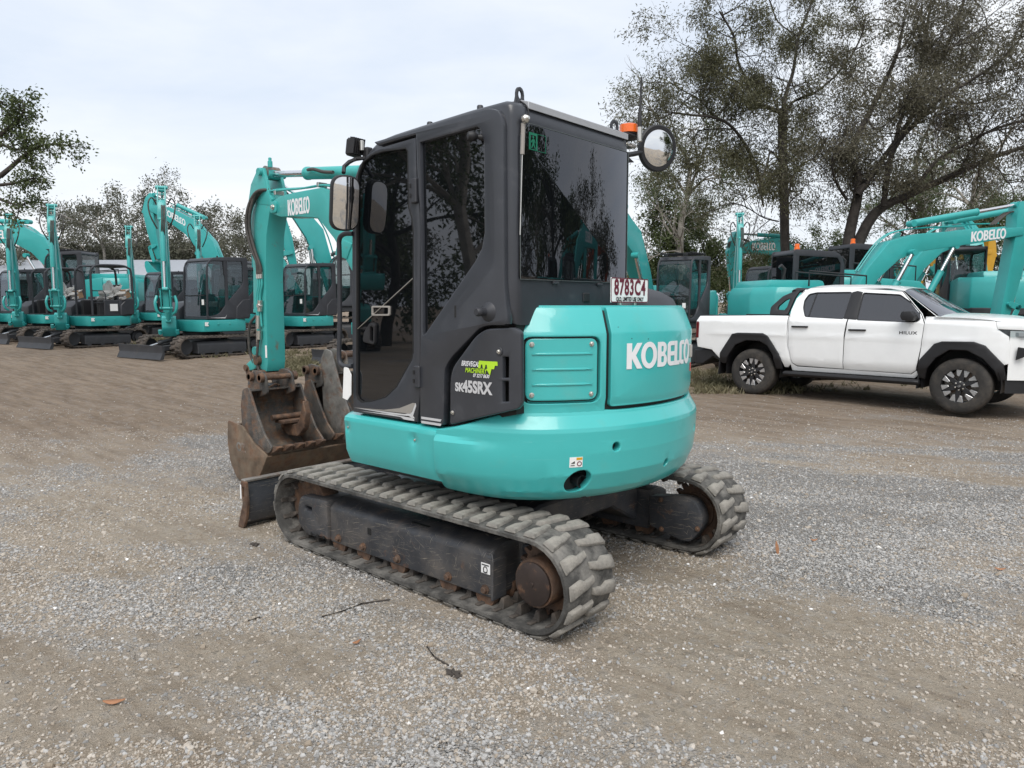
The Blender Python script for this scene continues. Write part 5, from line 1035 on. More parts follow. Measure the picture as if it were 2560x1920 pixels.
def make_big(pose, paint=teal_f, guard=True, dark_cab=False, sr=False, name='excavator', text=True):
    r = empty(name)
    undercarriage(r, 1.45, .42, 1.05, .6, False)
    pl_ = [(1.1, 1.2), (-1.0, 1.22), (-1.6, 1.0), (-1.85, .5), (-1.85, -.5), (-1.6, -1.0), (-1.0, -1.22), (1.1, -1.2)]
    MB().prism(pl_, 1.02, 1.22, 'z').build('deck', frame_n, r, .02)
    MB().loft([[Vector((x*q, y*q, z)) for x, y in ((-.95, 1.20), (-1.5, 1.02), (-1.82, .5), (-1.82, -.5), (-1.5, -1.02), (-.95, -1.20))] for z, q in ((1.05, 1.0), (1.3, 1.02), (1.9, 1.02), (2.08, .97))]).build('counterweight', paint, r, .04, 2)
    MB().prism([(1.05, 1.22), (1.05, 1.75), (.8, 1.95), (-.95, 2.05), (-.95, 1.22)], -1.20, -.32).build('side_cover', paint, r, .05, 2)
    MB().prism([(-.15, 1.22), (-.15, 2.0), (-.95, 2.1), (-.95, 1.22)], .30, 1.20).build('side_cover', paint, r, .05, 2)
    MB().prism([(.0, 1.9), (-.1, 2.25), (-1.5, 2.25), (-1.6, 2.05)], -.75, .75).build('engine_hood', paint, r, .08, 2)
    MB().tube([(-1.0, -.5, 2.2), (-1.0, -.5, 2.5), (-1.1, -.5, 2.58)], .06, 10).build('exhaust_stack', black, r)
    for y in (-.9, -.35): MB().tube([(.9, y, 1.75), (.9, y, 2.35), (-.6, y, 2.45), (-.6, y, 2.1)], .022, 6).build('handrail', black, r)
    open_cab(r, grey_p, dark_glass if dark_cab else clear_glass, dx=.72, dz=.25, sx=1.15, sz=1.12, y0=.28, y1=1.24, guard=guard)
    arm_set(r, -.05, pose, paint, 1.6, text=text)
    MB().prism([(.6, 1.0), (1.25, 1.0), (1.1, 1.75), (.8, 1.75)], -.32, .22).build('boom_bracket', paint, r, .02)
    return r
mc = make_mini('cab'); mk = make_mini('canopy')
G_ROW = 'compact excavators parked in a row'
def inst(proto, used, u, D, ang, label, cat='excavator', group=None, s=1.0):
    o = proto if not used else copy_tree(proto)
    tag(o, label, cat, group); place(o, u, D, ang, s); return o
L4 = inst(mc, 0, 505, 19.6, 236, 'turquoise compact excavator with clean cab, its blade standing clear on the grass verge')
L3 = inst(mk, 0, 232, 23.2, 238, 'open canopy compact excavator with plastic and a carton heaped on its seat')
L2 = inst(mk, 1, 122, 25.6, 238, 'open canopy compact excavator between the cabbed one and the carton-laden one')
L1 = inst(mc, 1, 40, 27.6, 238, 'cabbed compact excavator at the far end of the row beside the canopy machines')
L5 = inst(mc, 1, 742, 23.0, 236, 'turquoise compact excavator with cab parked behind the rust streaked stick')
L6 = inst(mc, 1, 985, 17.8, 236, 'compact excavator hidden behind the large dark cab, only its boom and blade showing')
B4 = inst(mc, 1, 565, 26.0, 236, 'compact excavator whose raised boom shows above the roof of a cabbed one')
B3 = inst(mc, 1, 210, 34.0, 238, 'distant compact excavator with only a boom tip between the canopy machines')
inst(mc, 1, 395, 29.5, 236, 'compact excavator with upright arm wedged behind the carton-laden canopy machine')
inst(mc, 1, 105, 36.0, 238, 'compact excavator deep in the yard past the large arched boom')
inst(mk, 1, 690, 29.0, 236, 'open canopy compact excavator half hidden between two cabbed ones')
bA = make_big(BIG_A); bC = make_big(BIG_C); bB = make_big(BIG_B, guard=False, dark_cab=True); bD = make_big(BIG_D)
MB().lathe([(.07, 0), (.07, .05), (.06, .055), (.06, .14), (.05, .15), (.01, .152)], (-.12, .36, 3.02), (0, 0, 1), 16).build('beacon', orange, bB)
inst(bA, 0, 255, 31.0, 176, 'large excavator with a broad arched boom behind the canopy machines', s=1.12)
inst(bC, 0, 640, 31.0, 172, 'large excavator holding its bucket up in front of the trees')
inst(bD, 0, 905, 27.0, 200, 'large excavator with its stick folded high above the parked cabs')
inst(bA, 1, 1660, 17.6, 234, 'large excavator with roof guard and work lamps behind the number plate', s=.82)
inst(bA, 1, 2075, 33.0, 195, 'excavator with a lettered boom half hidden by the white ute tray')
inst(bA, 1, 2120, 42.0, 195, 'distant excavator whose folded arm shows between the nearer ones past the ute tray')
inst(bB, 0, 2015, 15.2, 12, 'excavator with dark cab and beacon standing behind the white ute', s=.85)
inst(bB, 1, 2150, 20.5, 12, 'excavator whose boom reaches above the lettered boom of its neighbour')
inst(bA, 1, 2470, 22.0, 75, 'excavator with a short round tail standing beyond the ute bonnet')
inst(mc, 1, 1885, 25.0, 205, 'compact excavator with cab peeping out between roof guard and beacon cab')
inst(bC, 1, 2420, 36.0, 172, 'large excavator holding its bucket up beyond the two lettered booms', s=.8)
by = make_big(BIG_B, yellow, guard=False, name='excavator', text=False)
inst(by, 0, 2170, 31.0, 14, 'yellow excavator among the turquoise ones under the big tree')
# ---------------------------------------------------------------- white dual cab ute (x forward from the rear axle, y left, z up)
A0 = CAM+(Vector((1.979, -8.662, .059))-CAM)*.9704; UH = math.radians(175.43)
un = Vector((math.sin(UH), -math.cos(UH), 0))                       # right-hand side of the ute, which faces the camera
ute = tag(empty('pickup_ute', A0-un*.905, UH), 'white dual cab ute with black flares, sports bar and side step parked on the dirt', 'ute')
ute.location.z = float(ground_z(A0.x, A0.y))-.01
def gridmesh(name, us, vs, fn, m, parent, smooth=40, th=0):
    V = [fn(u, v) for u in us for v in vs]; k = len(vs); F = [(i*k+j, (i+1)*k+j, (i+1)*k+j+1, i*k+j+1) for i in range(len(us)-1) for j in range(k-1)]
    return MB().add(V, F).build(name, m, parent, 0, 1, smooth)
def uy(x, z):                                                        # half width of the body
    y = .905+.018*math.cos((z-.95)*3.2)
    if z > 1.26: y -= .53*(z-1.26)+.01
    if z < .62: y -= .35*(.62-z)
    y -= .30*max(0, (x-3.15)/.8)**2+.03*max(0, (-.5-x)/.6)**2
    y += .010*math.exp(-((z-1.02)/.035)**2)*(1 if -.8 < x < 3.2 else 0)
    return y
def ustep(P): xs = [p[0] for p in P]; zs = [p[1] for p in P]; return frange(min(xs), max(xs), .12)[1:-1], frange(min(zs), max(zs), .055)[1:-1]
def upanel(name, P, holes, m, parent, off=0, ext=.012, bev=.005, sides=(-1, 1), smooth=40):
    out = []
    for s in sides:
        us, vs = ustep(P); o = plate(name, P, holes, m, parent, lambda a, b, c: (a, s*(uy(a, b)+off+c), b), ext, bev, smooth, us, vs); out.append(o)
    return out
rarch = [(.56, .50), (.50, .66), (.28, .96), (.19, 1.0), (-.25, 1.0), (-.35, .97), (-.565, .66), (-.575, .56)]
bed = [(-.75, .73), (-1.05, .77), (-1.085, 1.0), (-1.085, 1.23), (-1.04, 1.315), (.24, 1.335), (.588, 1.332), (.598, 1.0), (.61, .83), (.672, .56), (.62, .50)]+rarch
upanel('tray_side', bed, [], white_paint, ute)
frm = [(.605, 1.33), (.62, 1.45), (.655, 1.62), (.72, 1.735), (.82, 1.776), (1.1, 1.790), (1.56, 1.784), (2.0, 1.758), (2.24, 1.712), (2.45, 1.560), (2.76, 1.335), (2.612, 1.335), (2.612, 1.25), (2.538, 1.380), (2.342, 1.578), (2.206, 1.711), (1.567, 1.747), (.971, 1.754), (.742, 1.750), (.643, 1.608), (.613, 1.43), (.615, 1.25), (.62, .856), (.685, .575), (.768, .520), (1.496, .517), (2.458, .506), (2.532, .565), (2.55, .50), (2.50, .45), (.68, .45), (.615, .83), (.603, 1.0)]
upanel('cab_frame', frm, [], white_paint, ute, -.004)
rwin_ = [(.778, 1.581), (.824, 1.679), (.948, 1.704), (1.487, 1.703), (1.471, 1.296), (.865, 1.323), (.796, 1.458)]
rd = [(.625, 1.256), (.629, .854), (.693, .58), (.772, .535), (1.493, .526), (1.500, 1.088), (1.534, 1.326), (1.560, 1.738), (.971, 1.745), (.746, 1.741), (.649, 1.605), (.618, 1.43)]
fwin_ = [(1.659, 1.691), (2.186, 1.657), (2.359, 1.546), (2.505, 1.41), (2.54, 1.30), (2.497, 1.262), (1.668, 1.283)]
fd = [(1.544, 1.279), (1.512, .97), (1.503, .520), (2.455, .514), (2.524, .569), (2.577, .907), (2.599, 1.241), (2.532, 1.371), (2.337, 1.568), (2.204, 1.702), (1.570, 1.738), (1.545, 1.326)]
def ell(P): return P if sum(P[i-1][0]*P[i][1]-P[i][0]*P[i-1][1] for i in range(len(P))) > 0 else P[::-1]
for nm, P, Wn, hx in (('rear_door', rd, rwin_, (.681, .942, 1.163)), ('front_door', fd, fwin_, (1.572, 1.822, 1.130))):
    for o, s in zip(upanel(nm, P, [rounded(Wn, .03)], white_paint, ute), (-1, 1)):
        W2 = rounded(Wn, .03)
        us, vs = ustep(W2)
        plate('side_window', W2, [], car_glass, o, lambda a, b, c: (a, s*(uy(a, b)-.004+c), b), .002, 0, 40, us, vs)
        plate('window_trim', inset(ell(W2), -.012), [inset(ell(W2), .006)[::-1]], black, o, lambda a, b, c: (a, s*(uy(a, b)+.008+c), b), .007, 0, 40, us, vs)
        MB().loft([[Vector((x, s*(uy(x, z)+.013+d), hx[2]+dz)) for d, dz in ((0, -.012), (.028, -.014), (.036, 0), (.028, .014), (0, .012))] for x, z, q in ((hx[0], hx[2], 1), (hx[0]+.05, hx[2], 1), (hx[1]-.03, hx[2], 1), (hx[1], hx[2], 1))]).build('door_handle', black, o, .004)
        if nm == 'front_door':
            mapped(text_bm('HILUX', .06, .0016, .0008, 0, 1.28, 1.12), (lambda a, b, c: (2.40+a, -(uy(2.4, 1.1)+.0135+c), 1.103+b)) if s < 0 else (lambda a, b, c: (2.40-a, uy(2.4, 1.1)+.0135+c, 1.103+b)), 'model_lettering', black, o)
bp_ = [(1.494, 1.703), (1.566, 1.722), (1.650, 1.703), (1.664, 1.283), (1.553, 1.291), (1.476, 1.296)]
upanel('pillar_trim', bp_, [], black, ute, .0145, .003, .001)
upanel('window_divider', [(.935, 1.700), (.952, 1.700), (.924, 1.325), (.907, 1.325)], [], black, ute, .004, .003, .001)
fend = [(2.607, 1.24), (2.62, 1.33), (2.85, 1.337), (3.10, 1.326), (3.45, 1.296), (3.48, 1.185), (3.61, 1.085), (3.63, .95), (3.63, .72), (3.575, .70), (3.36, .94), (3.23, .985), (2.85, .975), (2.755, .94), (2.59, .73), (2.568, .59), (2.545, .56), (2.585, .9)]
upanel('front_wing', fend, [], white_paint, ute)
upanel('nose_panel', [(3.455, 1.292), (3.62, 1.268), (3.75, 1.238), (3.86, 1.165), (3.484, 1.182)], [], white_paint, ute)
# flares
ro = [(.527, .467), (.521, .62), (.477, .719), (.278, 1.003), (.195, 1.044), (-.254, 1.04), (-.354, 1.018), (-.579, .685), (-.585, .52), (-.535, .50)]
ri = [(-.478, .502), (-.424, .64), (-.285, .835), (-.088, .915), (.145, .912), (.285, .842), (.385, .688), (.425, .46)]
upanel('rear_flare', ro+ri, [], black, ute, .018, .028, .012)
fo = [(3.61, .50), (3.578, .711), (3.367, .96), (3.235, 1.008), (2.85, 1.0), (2.754, .963), (2.575, .729), (2.552, .593), (2.558, .459), (2.64, .455)]
fi = [(2.675, .602), (2.785, .765), (2.953, .884), (3.162, .885), (3.352, .78), (3.488, .621), (3.525, .48)]
upanel('front_flare', fo+fi, [], black, ute, .018, .028, .012)
# inner body blocks light, wheel arches stay open
MB().prism([(-1.0, .60), (-.62, .60), (-.45, .95), (.40, .95), (.62, .50), (2.5, .50), (2.62, .98), (3.5, .98), (3.55, 1.20), (2.7, 1.27), (.62, 1.27), (.58, 1.15), (-1.0, 1.15)], -.80, .80).build('inner_body', black, ute)
MB().box((1.5, 0, .45), (3.6, .9, .2)).build('chassis', black, ute, .02); MB().cyl((0, -.7, .38), (0, .7, .38), .06, n=10).build('rear_axle', black, ute)
xs = [.70, .78, .9, 1.1, 1.35, 1.6, 1.85, 2.05, 2.16, 2.24]
def roofz(x): return float(np.interp(x, [.70, .82, 1.1, 1.56, 2.0, 2.24], [1.722, 1.776, 1.790, 1.784, 1.758, 1.712]))
vv = [i/8-1 for i in range(17)]
gridmesh('cab_roof', xs, vv, lambda x, v: (x, v*(uy(x, roofz(x))+.012), roofz(x)+.045*(1-v**4)+.0), white_paint, ute)
gridmesh('windscreen', [i/6 for i in range(7)], vv, lambda t, v: (2.235+.56*t+.12*(1-v*v)*t, v*((1-t)*(uy(2.24, 1.70)+.006)+t*(uy(2.7, 1.335)+.006)), (1.712-.372*t)+.04*(1-v**4)*(1-t)), car_glass, ute)
def hoodz(x, v): return float(np.interp(x, [2.72, 3.1, 3.45, 3.75, 3.86], [1.335, 1.328, 1.298, 1.235, 1.15]))+.055*(1-abs(v)**3)*(1 if x < 3.8 else .3)
gridmesh('bonnet', [2.72, 2.85, 3.0, 3.2, 3.4, 3.6, 3.75, 3.86], vv, lambda x, v: (x+.10*(1-v*v)*(x-2.72)/1.1, v*(uy(x, 1.25)-.0), hoodz(x, v)), white_paint, ute)
gridmesh('rear_window', [i/4 for i in range(5)], vv, lambda t, v: (.70-.08*t, v*((1-t)*uy(.7, 1.72)+t*uy(.62, 1.34)), 1.722-.38*t+.04*(1-v**4)*(1-t)), car_glass, ute)
gridmesh('firewall', [0, 1], vv, lambda t, v: (2.70, v*.86, 1.0+.33*t), black, ute)
# front end
MB().prism([(3.45, 1.29), (3.48, 1.18), (3.60, 1.08), (3.60, .55), (3.2, .55), (3.2, 1.29)], -.60, .60).build('radiator_pack', black, ute)
gridmesh('front_bumper', [i/6 for i in range(7)], vv, lambda t, v: (3.62+(.42+.02*math.sin(3*t))*(1-abs(v)**3.5), v*(uy(3.62, .8)-.0), .50+.66*t), white_paint, ute)
gridmesh('grille', [i/4 for i in range(5)], [i/8 for i in range(-5, 6)], lambda t, v: (3.66+.42*(1-abs(v)**3), v*.9, .62+.50*t), black, ute)
gridmesh('bumper_skirt', [i/3 for i in range(4)], vv, lambda t, v: (3.60+.40*(1-abs(v)**3.5), v*(uy(3.6, .6)), .32+.20*t), black, ute)
for s in (-1, 1):
    h = MB().loft([[Vector((x, s*(uy(x, z)+.014-d), z)) for x, z, d in ((3.473, 1.176, 0), (3.80, 1.165, .0), (3.80, 1.070, .0), (3.62, 1.080, 0))], [Vector((x, s*(uy(x, z)-.06), z)) for x, z in ((3.473, 1.176), (3.80, 1.165), (3.80, 1.070), (3.62, 1.080))]]).build('headlamp', clear_glass, ute)
    MB().box((3.70, s*(uy(3.7, 1.1)-.02), 1.115), (.16, .05, .05)).build('lamp_reflector', alloy, h)
    MB().prism([(3.699, .772), (3.714, .948), (3.83, .93), (3.83, .84)], s*(uy(3.72, .85)+.03)-.02, s*(uy(3.72, .85)+.03)+.02).build('fog_recess', black, ute, .005)
    MB().box((-1.055, s*.86, 1.07), (.075, .12, .30)).build('tail_lamp', red, ute, .02)
    mr = MB().loft([[Vector((2.40+dx, s*(uy(2.5, 1.33)+yy), 1.345+dz)) for dx, dz in ((-.05, -.06), (.09, -.07), (.12, .0), (.06, .075), (-.06, .07), (-.08, 0))] for yy in (.03, .16, .21)]).build('door_mirror', black, ute, .02, 2)
    MB().box((2.40, s*(uy(2.45, 1.29)+.02), 1.285), (.09, .10, .03)).build('mirror_foot', black, mr, .008)
    # side step
    MB().loft([[Vector((x, s*y, z)) for y, z in ((.70, .44), (.93, .44), (.965, .415), (.95, .37), (.80, .345), (.70, .36))] for x in (.56, .62, 2.50, 2.58)]).build('side_step', black, ute, .012)
    MB().box((-.60, s*.80, .48), (.018, .24, .34), (0, .1, 0)).build('mud_flap', black, ute); MB().box((2.56, s*.80, .46), (.018, .22, .30), (0, .1, 0)).build('mud_flap', black, ute)
    plate('sports_bar', rounded([(.252, 1.345), (.232, 1.475), (.386, 1.654), (.541, 1.725), (.66, 1.755), (.60, 1.62), (.56, 1.345)], .03), [rounded([(.36, 1.43), (.36, 1.48), (.45, 1.58), (.52, 1.61), (.51, 1.47), (.48, 1.42)], .02)], black, ute, lambda a, b, c: (a, s*(uy(a, b)-.03)+c, b), .035, .014)
MB().tube([(.55, -.62, 1.72), (.55, -.5, 1.75), (.55, .5, 1.75), (.55, .62, 1.72)], .04, 8).build('sports_hoop', black, ute)
MB().prism([(-1.08, .78), (-1.09, 1.0), (-1.085, 1.31), (-1.03, 1.31), (-1.03, .78)], -.80, .80).build('tailgate', white_paint, ute, .01)
MB().prism([(-1.12, .46), (-1.13, .72), (-.78, .74), (-.56, .57), (-.56, .50), (-.75, .60), (-.95, .46)], -.88, .88).build('rear_bumper', black, ute, .02)
for s in (-1, 1): MB().box((-.22, s*.80, 1.325), (1.6, .10, .022)).build('tray_rail', black, ute, .005)
gridmesh('tray_liner', [0, 1], [0, 1], lambda a, b: (-1.02+1.6*a, -.78+1.56*b, 1.18), black, ute)
for xx in (0, 3.085):
    for s in (-1, 1):
        a_ = [math.radians(-12+i*12) for i in range(18)]
        MB().add([(xx+.49*math.cos(t), s*y, .42+.49*math.sin(t)) for t in a_ for y in (.42, .89)], [(2*i, 2*i+1, 2*i+3, 2*i+2) for i in range(17)]).build('arch_liner', black, ute)
        MB().prism([(xx+.49*math.cos(t), .42+.49*math.sin(t)) for t in a_], s*.40, s*.42).build('arch_wall', black, ute)
# wheels
def wheel(x, s, first=[None]):
    if first[0] is None:
        w = MB().lathe([(.235, -.125), (.30, -.135), (.355, -.128), (.380, -.105), (.386, -.07), (.386, .07), (.380, .105), (.355, .128), (.30, .135), (.235, .125)], (0, 0, 0), (0, 1, 0), 48, True).build('wheel', tyre, ute, smooth=50)
        MB().lathe([(.236, -.11), (.232, -.02), (.222, .06), (.232, .115), (.240, .118), (.238, .05)], (0, 0, 0), (0, 1, 0), 48, True).build('rim', black, w)
        MB().lathe([(.05, .0), (.21, .0), (.21, .01), (.05, .01)], (0, .0, 0), (0, 1, 0), 24).build('brake_disc', steel, w)
        sp1 = [(-.034, .05), (.034, .05), (.030, .14), (.016, .22), (-.016, .22), (-.030, .14)]
        sp2 = [(-.038, .165), (-.012, .165), (-.020, .225), (-.075, .219), (-.055, .185)]
        for k in range(6):
            a = 2*math.pi*k/6
            R_ = Matrix.Rotation(a, 4, 'Y')
            for P, m_, y0, y1 in ((sp1, black, .055, .10), ([(-.060, .135), (-.030, .128), (-.008, .228), (-.085, .220)], alloy, .07, .108), ([(.030, .128), (.060, .135), (.085, .220), (.008, .228)], alloy, .07, .108)):
                o = MB().prism(P, y0, y1).build('wheel_spoke', m_, w, .004); o.rotation_euler = (0, a, 0)
        MB().lathe([(.075, .05), (.07, .10), (.055, .112), (.03, .115), (.028, .120), (.001, .121)], (0, 0, 0), (0, 1, 0), 24).build('wheel_cap', black, w)
        for k in range(6): bolt((.055*math.cos(k*1.047+.5), .104, .055*math.sin(k*1.047+.5)), (0, 1, 0), .010, zinc, w, 'wheel_nut')
        mapped(curve_bm([ellipse(0, 0, .02, .014, 16), ellipse(0, 0, .016, .010, 16)[::-1], ellipse(0, .002, .008, .013, 14), ellipse(0, .002, .005, .010, 14)[::-1]], .0006), lambda a, b, c: (a, .1225+c, b), 'wheel_emblem', alloy, w)
        first[0] = w; o = w
    else: o = copy_tree(first[0], ute)
    o.location = (x, s*.785, .386); o.rotation_euler = (0, rng.uniform(0, 1), 0 if s > 0 else math.pi)
for x in (0, 3.085):
    for s in (-1, 1): wheel(x, s)
# ---------------------------------------------------------------- trees: limbs grown as tapered tubes, leaves as many small blades
class Tree:
    def __init__(s, seed): s.R = np.random.RandomState(seed); s.seg = []; s.tips = []
    def limb(s, pts, r0, r1):
        P = [np.array(p, float) for p in pts]; s.seg.append((P, np.linspace(r0, r1, len(P)))); return P
    def grow(s, p, d, L, r, lev, droop=.0, wig=.25, spread=.8, nb=3, minlev=0):
        n = 4; P = [np.array(p, float)]; d = np.array(d, float); d /= np.linalg.norm(d)
        for i in range(n):
            d = d+s.R.normal(0, wig, 3)*.5+np.array([0, 0, -droop]); d /= np.linalg.norm(d); P.append(P[-1]+d*L/n)
        s.seg.append((P, np.linspace(r, r*.45, n+1)))
        if lev <= minlev:
            for q in P[2:]: s.tips.append((q, d.copy()))
            return
        for k in range(nb):
            t = s.R.uniform(.35, 1.0); i = min(int(t*n), n-1); b = P[i]+(P[i+1]-P[i])*(t*n-i)
            e = d+s.R.normal(0, spread, 3)*.75; e[2] += .12
            s.grow(b, e, L*s.R.uniform(.5, .8), r*.5, lev-1, droop, wig, spread, nb, minlev)
        s.grow(P[-1], d, L*.65, r*.45, lev-1, droop, wig, spread, nb, minlev)
    def branches(s, P, r, every, L, lev, t0=.2, **kw):               # side branches along a limb
        P = [np.array(p) for p in P]
        for i in range(len(P)-1):
            seg = P[i+1]-P[i]; ln = np.linalg.norm(seg); m = max(1, int(ln/every+s.R.rand()))
            for k in range(m):
                t = (i+s.R.rand())/(len(P)-1)
                if t < t0: continue
                b = P[i]+seg*s.R.rand(); e = s.R.normal(0, 1, 3)+seg/ln*.7; e[2] += .25
                s.grow(b, e, L*s.R.uniform(.6, 1.15), r*s.R.uniform(.5, 1), lev, **kw)
    def build(s, name, bark, leaf, per_tip, ll, lw, clump, root_loc, label, cat='tree', group=None, hang=.5, sides=6, gap=None, fq=1.0):
        r = empty(name, root_loc); tag(r, label, cat, group); o = np.array(root_loc)
        V = []; F = []; nv = 0
        for P, rad in s.seg:
            k = sides if rad[0] > .035 else (4 if rad[0] > .012 else 3); P = np.array(P); n = len(P)
            T = np.gradient(P, axis=0); T /= np.linalg.norm(T, axis=1)[:, None]+1e-9
            a = np.cross(T, [.31, .17, .93]); a /= np.linalg.norm(a, axis=1)[:, None]+1e-9; b = np.cross(T, a)
            an = np.arange(k)*2*np.pi/k
            ring_ = P[:, None, :]+rad[:, None, None]*(a[:, None, :]*np.cos(an)[None, :, None]+b[:, None, :]*np.sin(an)[None, :, None])
            V.append(ring_.reshape(-1, 3)); i = np.arange(n-1)[:, None]*k; j = np.arange(k)[None, :]; j2 = (j+1) % k
            F.append(np.stack([i+j, i+j2, i+k+j2, i+k+j], -1).reshape(-1, 4)+nv); nv += n*k
        me = bpy.data.meshes.new('trunk'); fast_mesh(me, np.concatenate(V)-o, np.concatenate(F)); obj('trunk', me, bark, r, 60)
        R = s.R; tp = np.array([t[0] for t in s.tips]); td = np.array([t[1] for t in s.tips])
        if gap is not None:                                          # foliage gathers in clumps, bare twigs between
            q = tp*fq; nz = np.sin(2.1*q[:, 0]+1.3*np.sin(1.7*q[:, 1]+.5))+np.sin(2.3*q[:, 1]+1.1*np.sin(1.9*q[:, 2]+1))+np.sin(2.2*q[:, 2]+1.2*np.sin(1.6*q[:, 0]+2))+R.normal(0, .35, len(q))
            tp = tp[nz > gap]; td = td[nz > gap]
        m = len(tp)*per_tip
        c = np.repeat(tp, per_tip, 0)+R.normal(0, clump, (m, 3)); d = np.repeat(td, per_tip, 0)*.5+R.normal(0, .8, (m, 3)); d[:, 2] -= hang; d /= np.linalg.norm(d, axis=1)[:, None]
        w = np.cross(d, R.normal(0, 1, (m, 3))); w /= np.linalg.norm(w, axis=1)[:, None]+1e-9
        L = ll*R.uniform(.6, 1.3, (m, 1)); Wd = lw*R.uniform(.7, 1.3, (m, 1))
        q = np.stack([c, c+d*L*.45+w*Wd, c+d*L, c+d*L*.45-w*Wd], 1).reshape(-1, 3)-o
        me = bpy.data.meshes.new('crown'); fast_mesh(me, q, np.arange(m*4).reshape(-1, 4)); obj('crown', me, leaf, r, 0)
        return r
def px_limb(pts, D, ox=1540, oy=0, sc=.4611, dz=None):                # picture polyline -> points D metres deep (D may vary along it)
    out = []
    for i, (x, y) in enumerate(pts):
        d = D if dz is None else D+dz*i/(len(pts)-1); p = at(ox+x*sc, oy+y*sc, d); out.append((p.x, p.y, p.z))
    return [tuple(q) for q in spline(out, 4)]
def grow_big(seed, limbs, name, label, leaf, base_u, D, per_tip, every, L, gap=.0, rk=.6):
    T = Tree(seed)
    for pts, r0, r1, dz, t0 in limbs:
        r0 *= rk; r1 *= .75; P = px_limb(pts, D if not isinstance(dz, tuple) else D+dz[0], dz=dz if not isinstance(dz, tuple) else dz[1]); T.limb(P, r0, r1); T.branches(P, min(r1*.9, .06), every, L, 2, t0, droop=.06, wig=.3, spread=.85, nb=3)
    b = spot(base_u, D); return T.build(name, bark_dark, leaf, per_tip, .14, .018, .17, b, label, hang=.55, gap=gap)
t1 = grow_big(11, [([(925, 1500), (915, 1300), (912, 1080), (903, 800), (905, 600)], .42, .24, 0, .45), ([(905, 620), (850, 590), (740, 550), (720, 470), (660, 330), (640, 200), (560, 60)], .20, .05, -1.5, .2),
    ([(800, 1060), (740, 860), (640, 700), (540, 640), (420, 625), (300, 610)], .20, .04, -2.5, .15), ([(905, 600), (930, 480), (960, 390), (990, 200), (1050, 40), (1080, -80)], .20, .05, 1.5, .15),
    ([(920, 600), (970, 545), (1080, 500), (1200, 400), (1300, 260), (1350, 140)], .14, .04, 2.0, .15), ([(905, 900), (840, 820), (820, 900), (780, 1000), (800, 1120)], .10, .04, -2.0, .1), ([(640, 700), (520, 700), (440, 720), (400, 830), (380, 900)], .08, .03, -1.0, .1),
    ([(915, 1150), (960, 960), (1010, 890), (1080, 850), (1130, 760)], .12, .04, 2.5, .15), ([(720, 470), (600, 420), (500, 330), (430, 280)], .10, .03, -2.0, .15), ([(540, 640), (450, 540), (360, 490), (300, 450)], .08, .03, -2.0, .1), ([(880, 1200), (800, 1180), (700, 1120), (620, 1100)], .08, .03, -1.5, .2), ([(990, 200), (880, 120), (840, 20), (800, -60)], .08, .03, -1.0, .1)],
    'wattle_tree', 'dark trunked spreading tree with sparse olive leaves behind the parked excavators', leaf_olive, 1967, 29, 16, 1.2, 1.35, -.25, .42)
t2 = grow_big(23, [([(1260, 1500), (1260, 1340), (1270, 1250), (1310, 1060), (1310, 950), (1270, 830), (1360, 640), (1440, 480), (1520, 300), (1560, 120)], .40, .06, 1.0, .3),
    ([(1280, 1400), (1400, 1160), (1600, 1050), (1850, 940), (2050, 850), (2300, 770)], .36, .10, 2.0, .25), ([(1450, 1120), (1500, 820), (1640, 650), (1750, 540), (1900, 450), (2080, 330), (2150, 250)], .20, .05, -2.0, .15),
    ([(1310, 1060), (1420, 900), (1560, 700), (1700, 480), (1780, 280), (1860, 100), (1900, -60)], .18, .05, 2.5, .2), ([(1600, 1050), (1750, 860), (1900, 780), (2050, 700), (2250, 640)], .14, .05, -1.5, .15), ([(1500, 820), (1560, 600), (1640, 400), (1680, 200), (1700, 40), (1720, -80)], .12, .04, 1.5, .15), ([(1640, 650), (1800, 560), (1960, 560), (2120, 500)], .09, .03, 2.0, .15), ([(1520, 300), (1620, 160), (1660, 20)], .07, .03, 0, .1), ([(1780, 280), (1940, 180), (2060, 120)], .07, .03, 2.0, .1), ([(1360, 640), (1420, 700), (1540, 600), (1600, 480)], .07, .03, -2.0, .1), ([(1250, 1080), (1200, 1000), (1170, 900), (1190, 800)], .10, .04, -1.5, .1)],
    'wattle_tree', 'large leaning tree with heavy grey brown limbs spreading over the yellow machine', leaf_dull, 2125, 27, 15, 1.15, 1.5, -.5, .6)
# generic trees for the skyline
def generic(seed, H, name, bark, leaf, per_tip, ll, lw, clump, label, spread=.8, lean=0, trunk=.35, thin=False, lev=3, nb=3, group=None):
    T = Tree(seed); R = T.R; z = 0; P = [(0, 0, 0)]; n = 6; top = H*(.75 if thin else .5)
    for i in range(1, n+1): P.append((P[-1][0]+R.normal(0, .02)*H+lean*H/n, P[-1][1]+R.normal(0, .02)*H, top*i/n))
    T.limb(P, trunk*H/12, trunk*.4*H/12)
    for k in range(9 if thin else 7):
        t = R.uniform(.35, 1); i = min(int(t*n), n-1); b = np.array(P[i]); a = R.uniform(0, 6.28); up_ = R.uniform(.3, 1.1)*(1.6 if thin else 1)
        T.grow(b, (math.cos(a), math.sin(a), up_), H*R.uniform(.2, .33)*(.75 if thin else 1), trunk*.35*H/12, lev, droop=.05, wig=.28, spread=spread, nb=nb)
    T.grow(P[-1], (0, 0, 1), H*.28, trunk*.4*H/12, lev, droop=.03, wig=.25, spread=spread, nb=nb)
    return T.build(name, bark, leaf, per_tip, ll, lw, clump, (0, 0, 0), label, group=group, gap=-.9, fq=.8)
g1 = generic(31, 11, 'gum_tree', bark_pale, leaf_far, 16, .22, .04, .26, 'rounded gum tree')
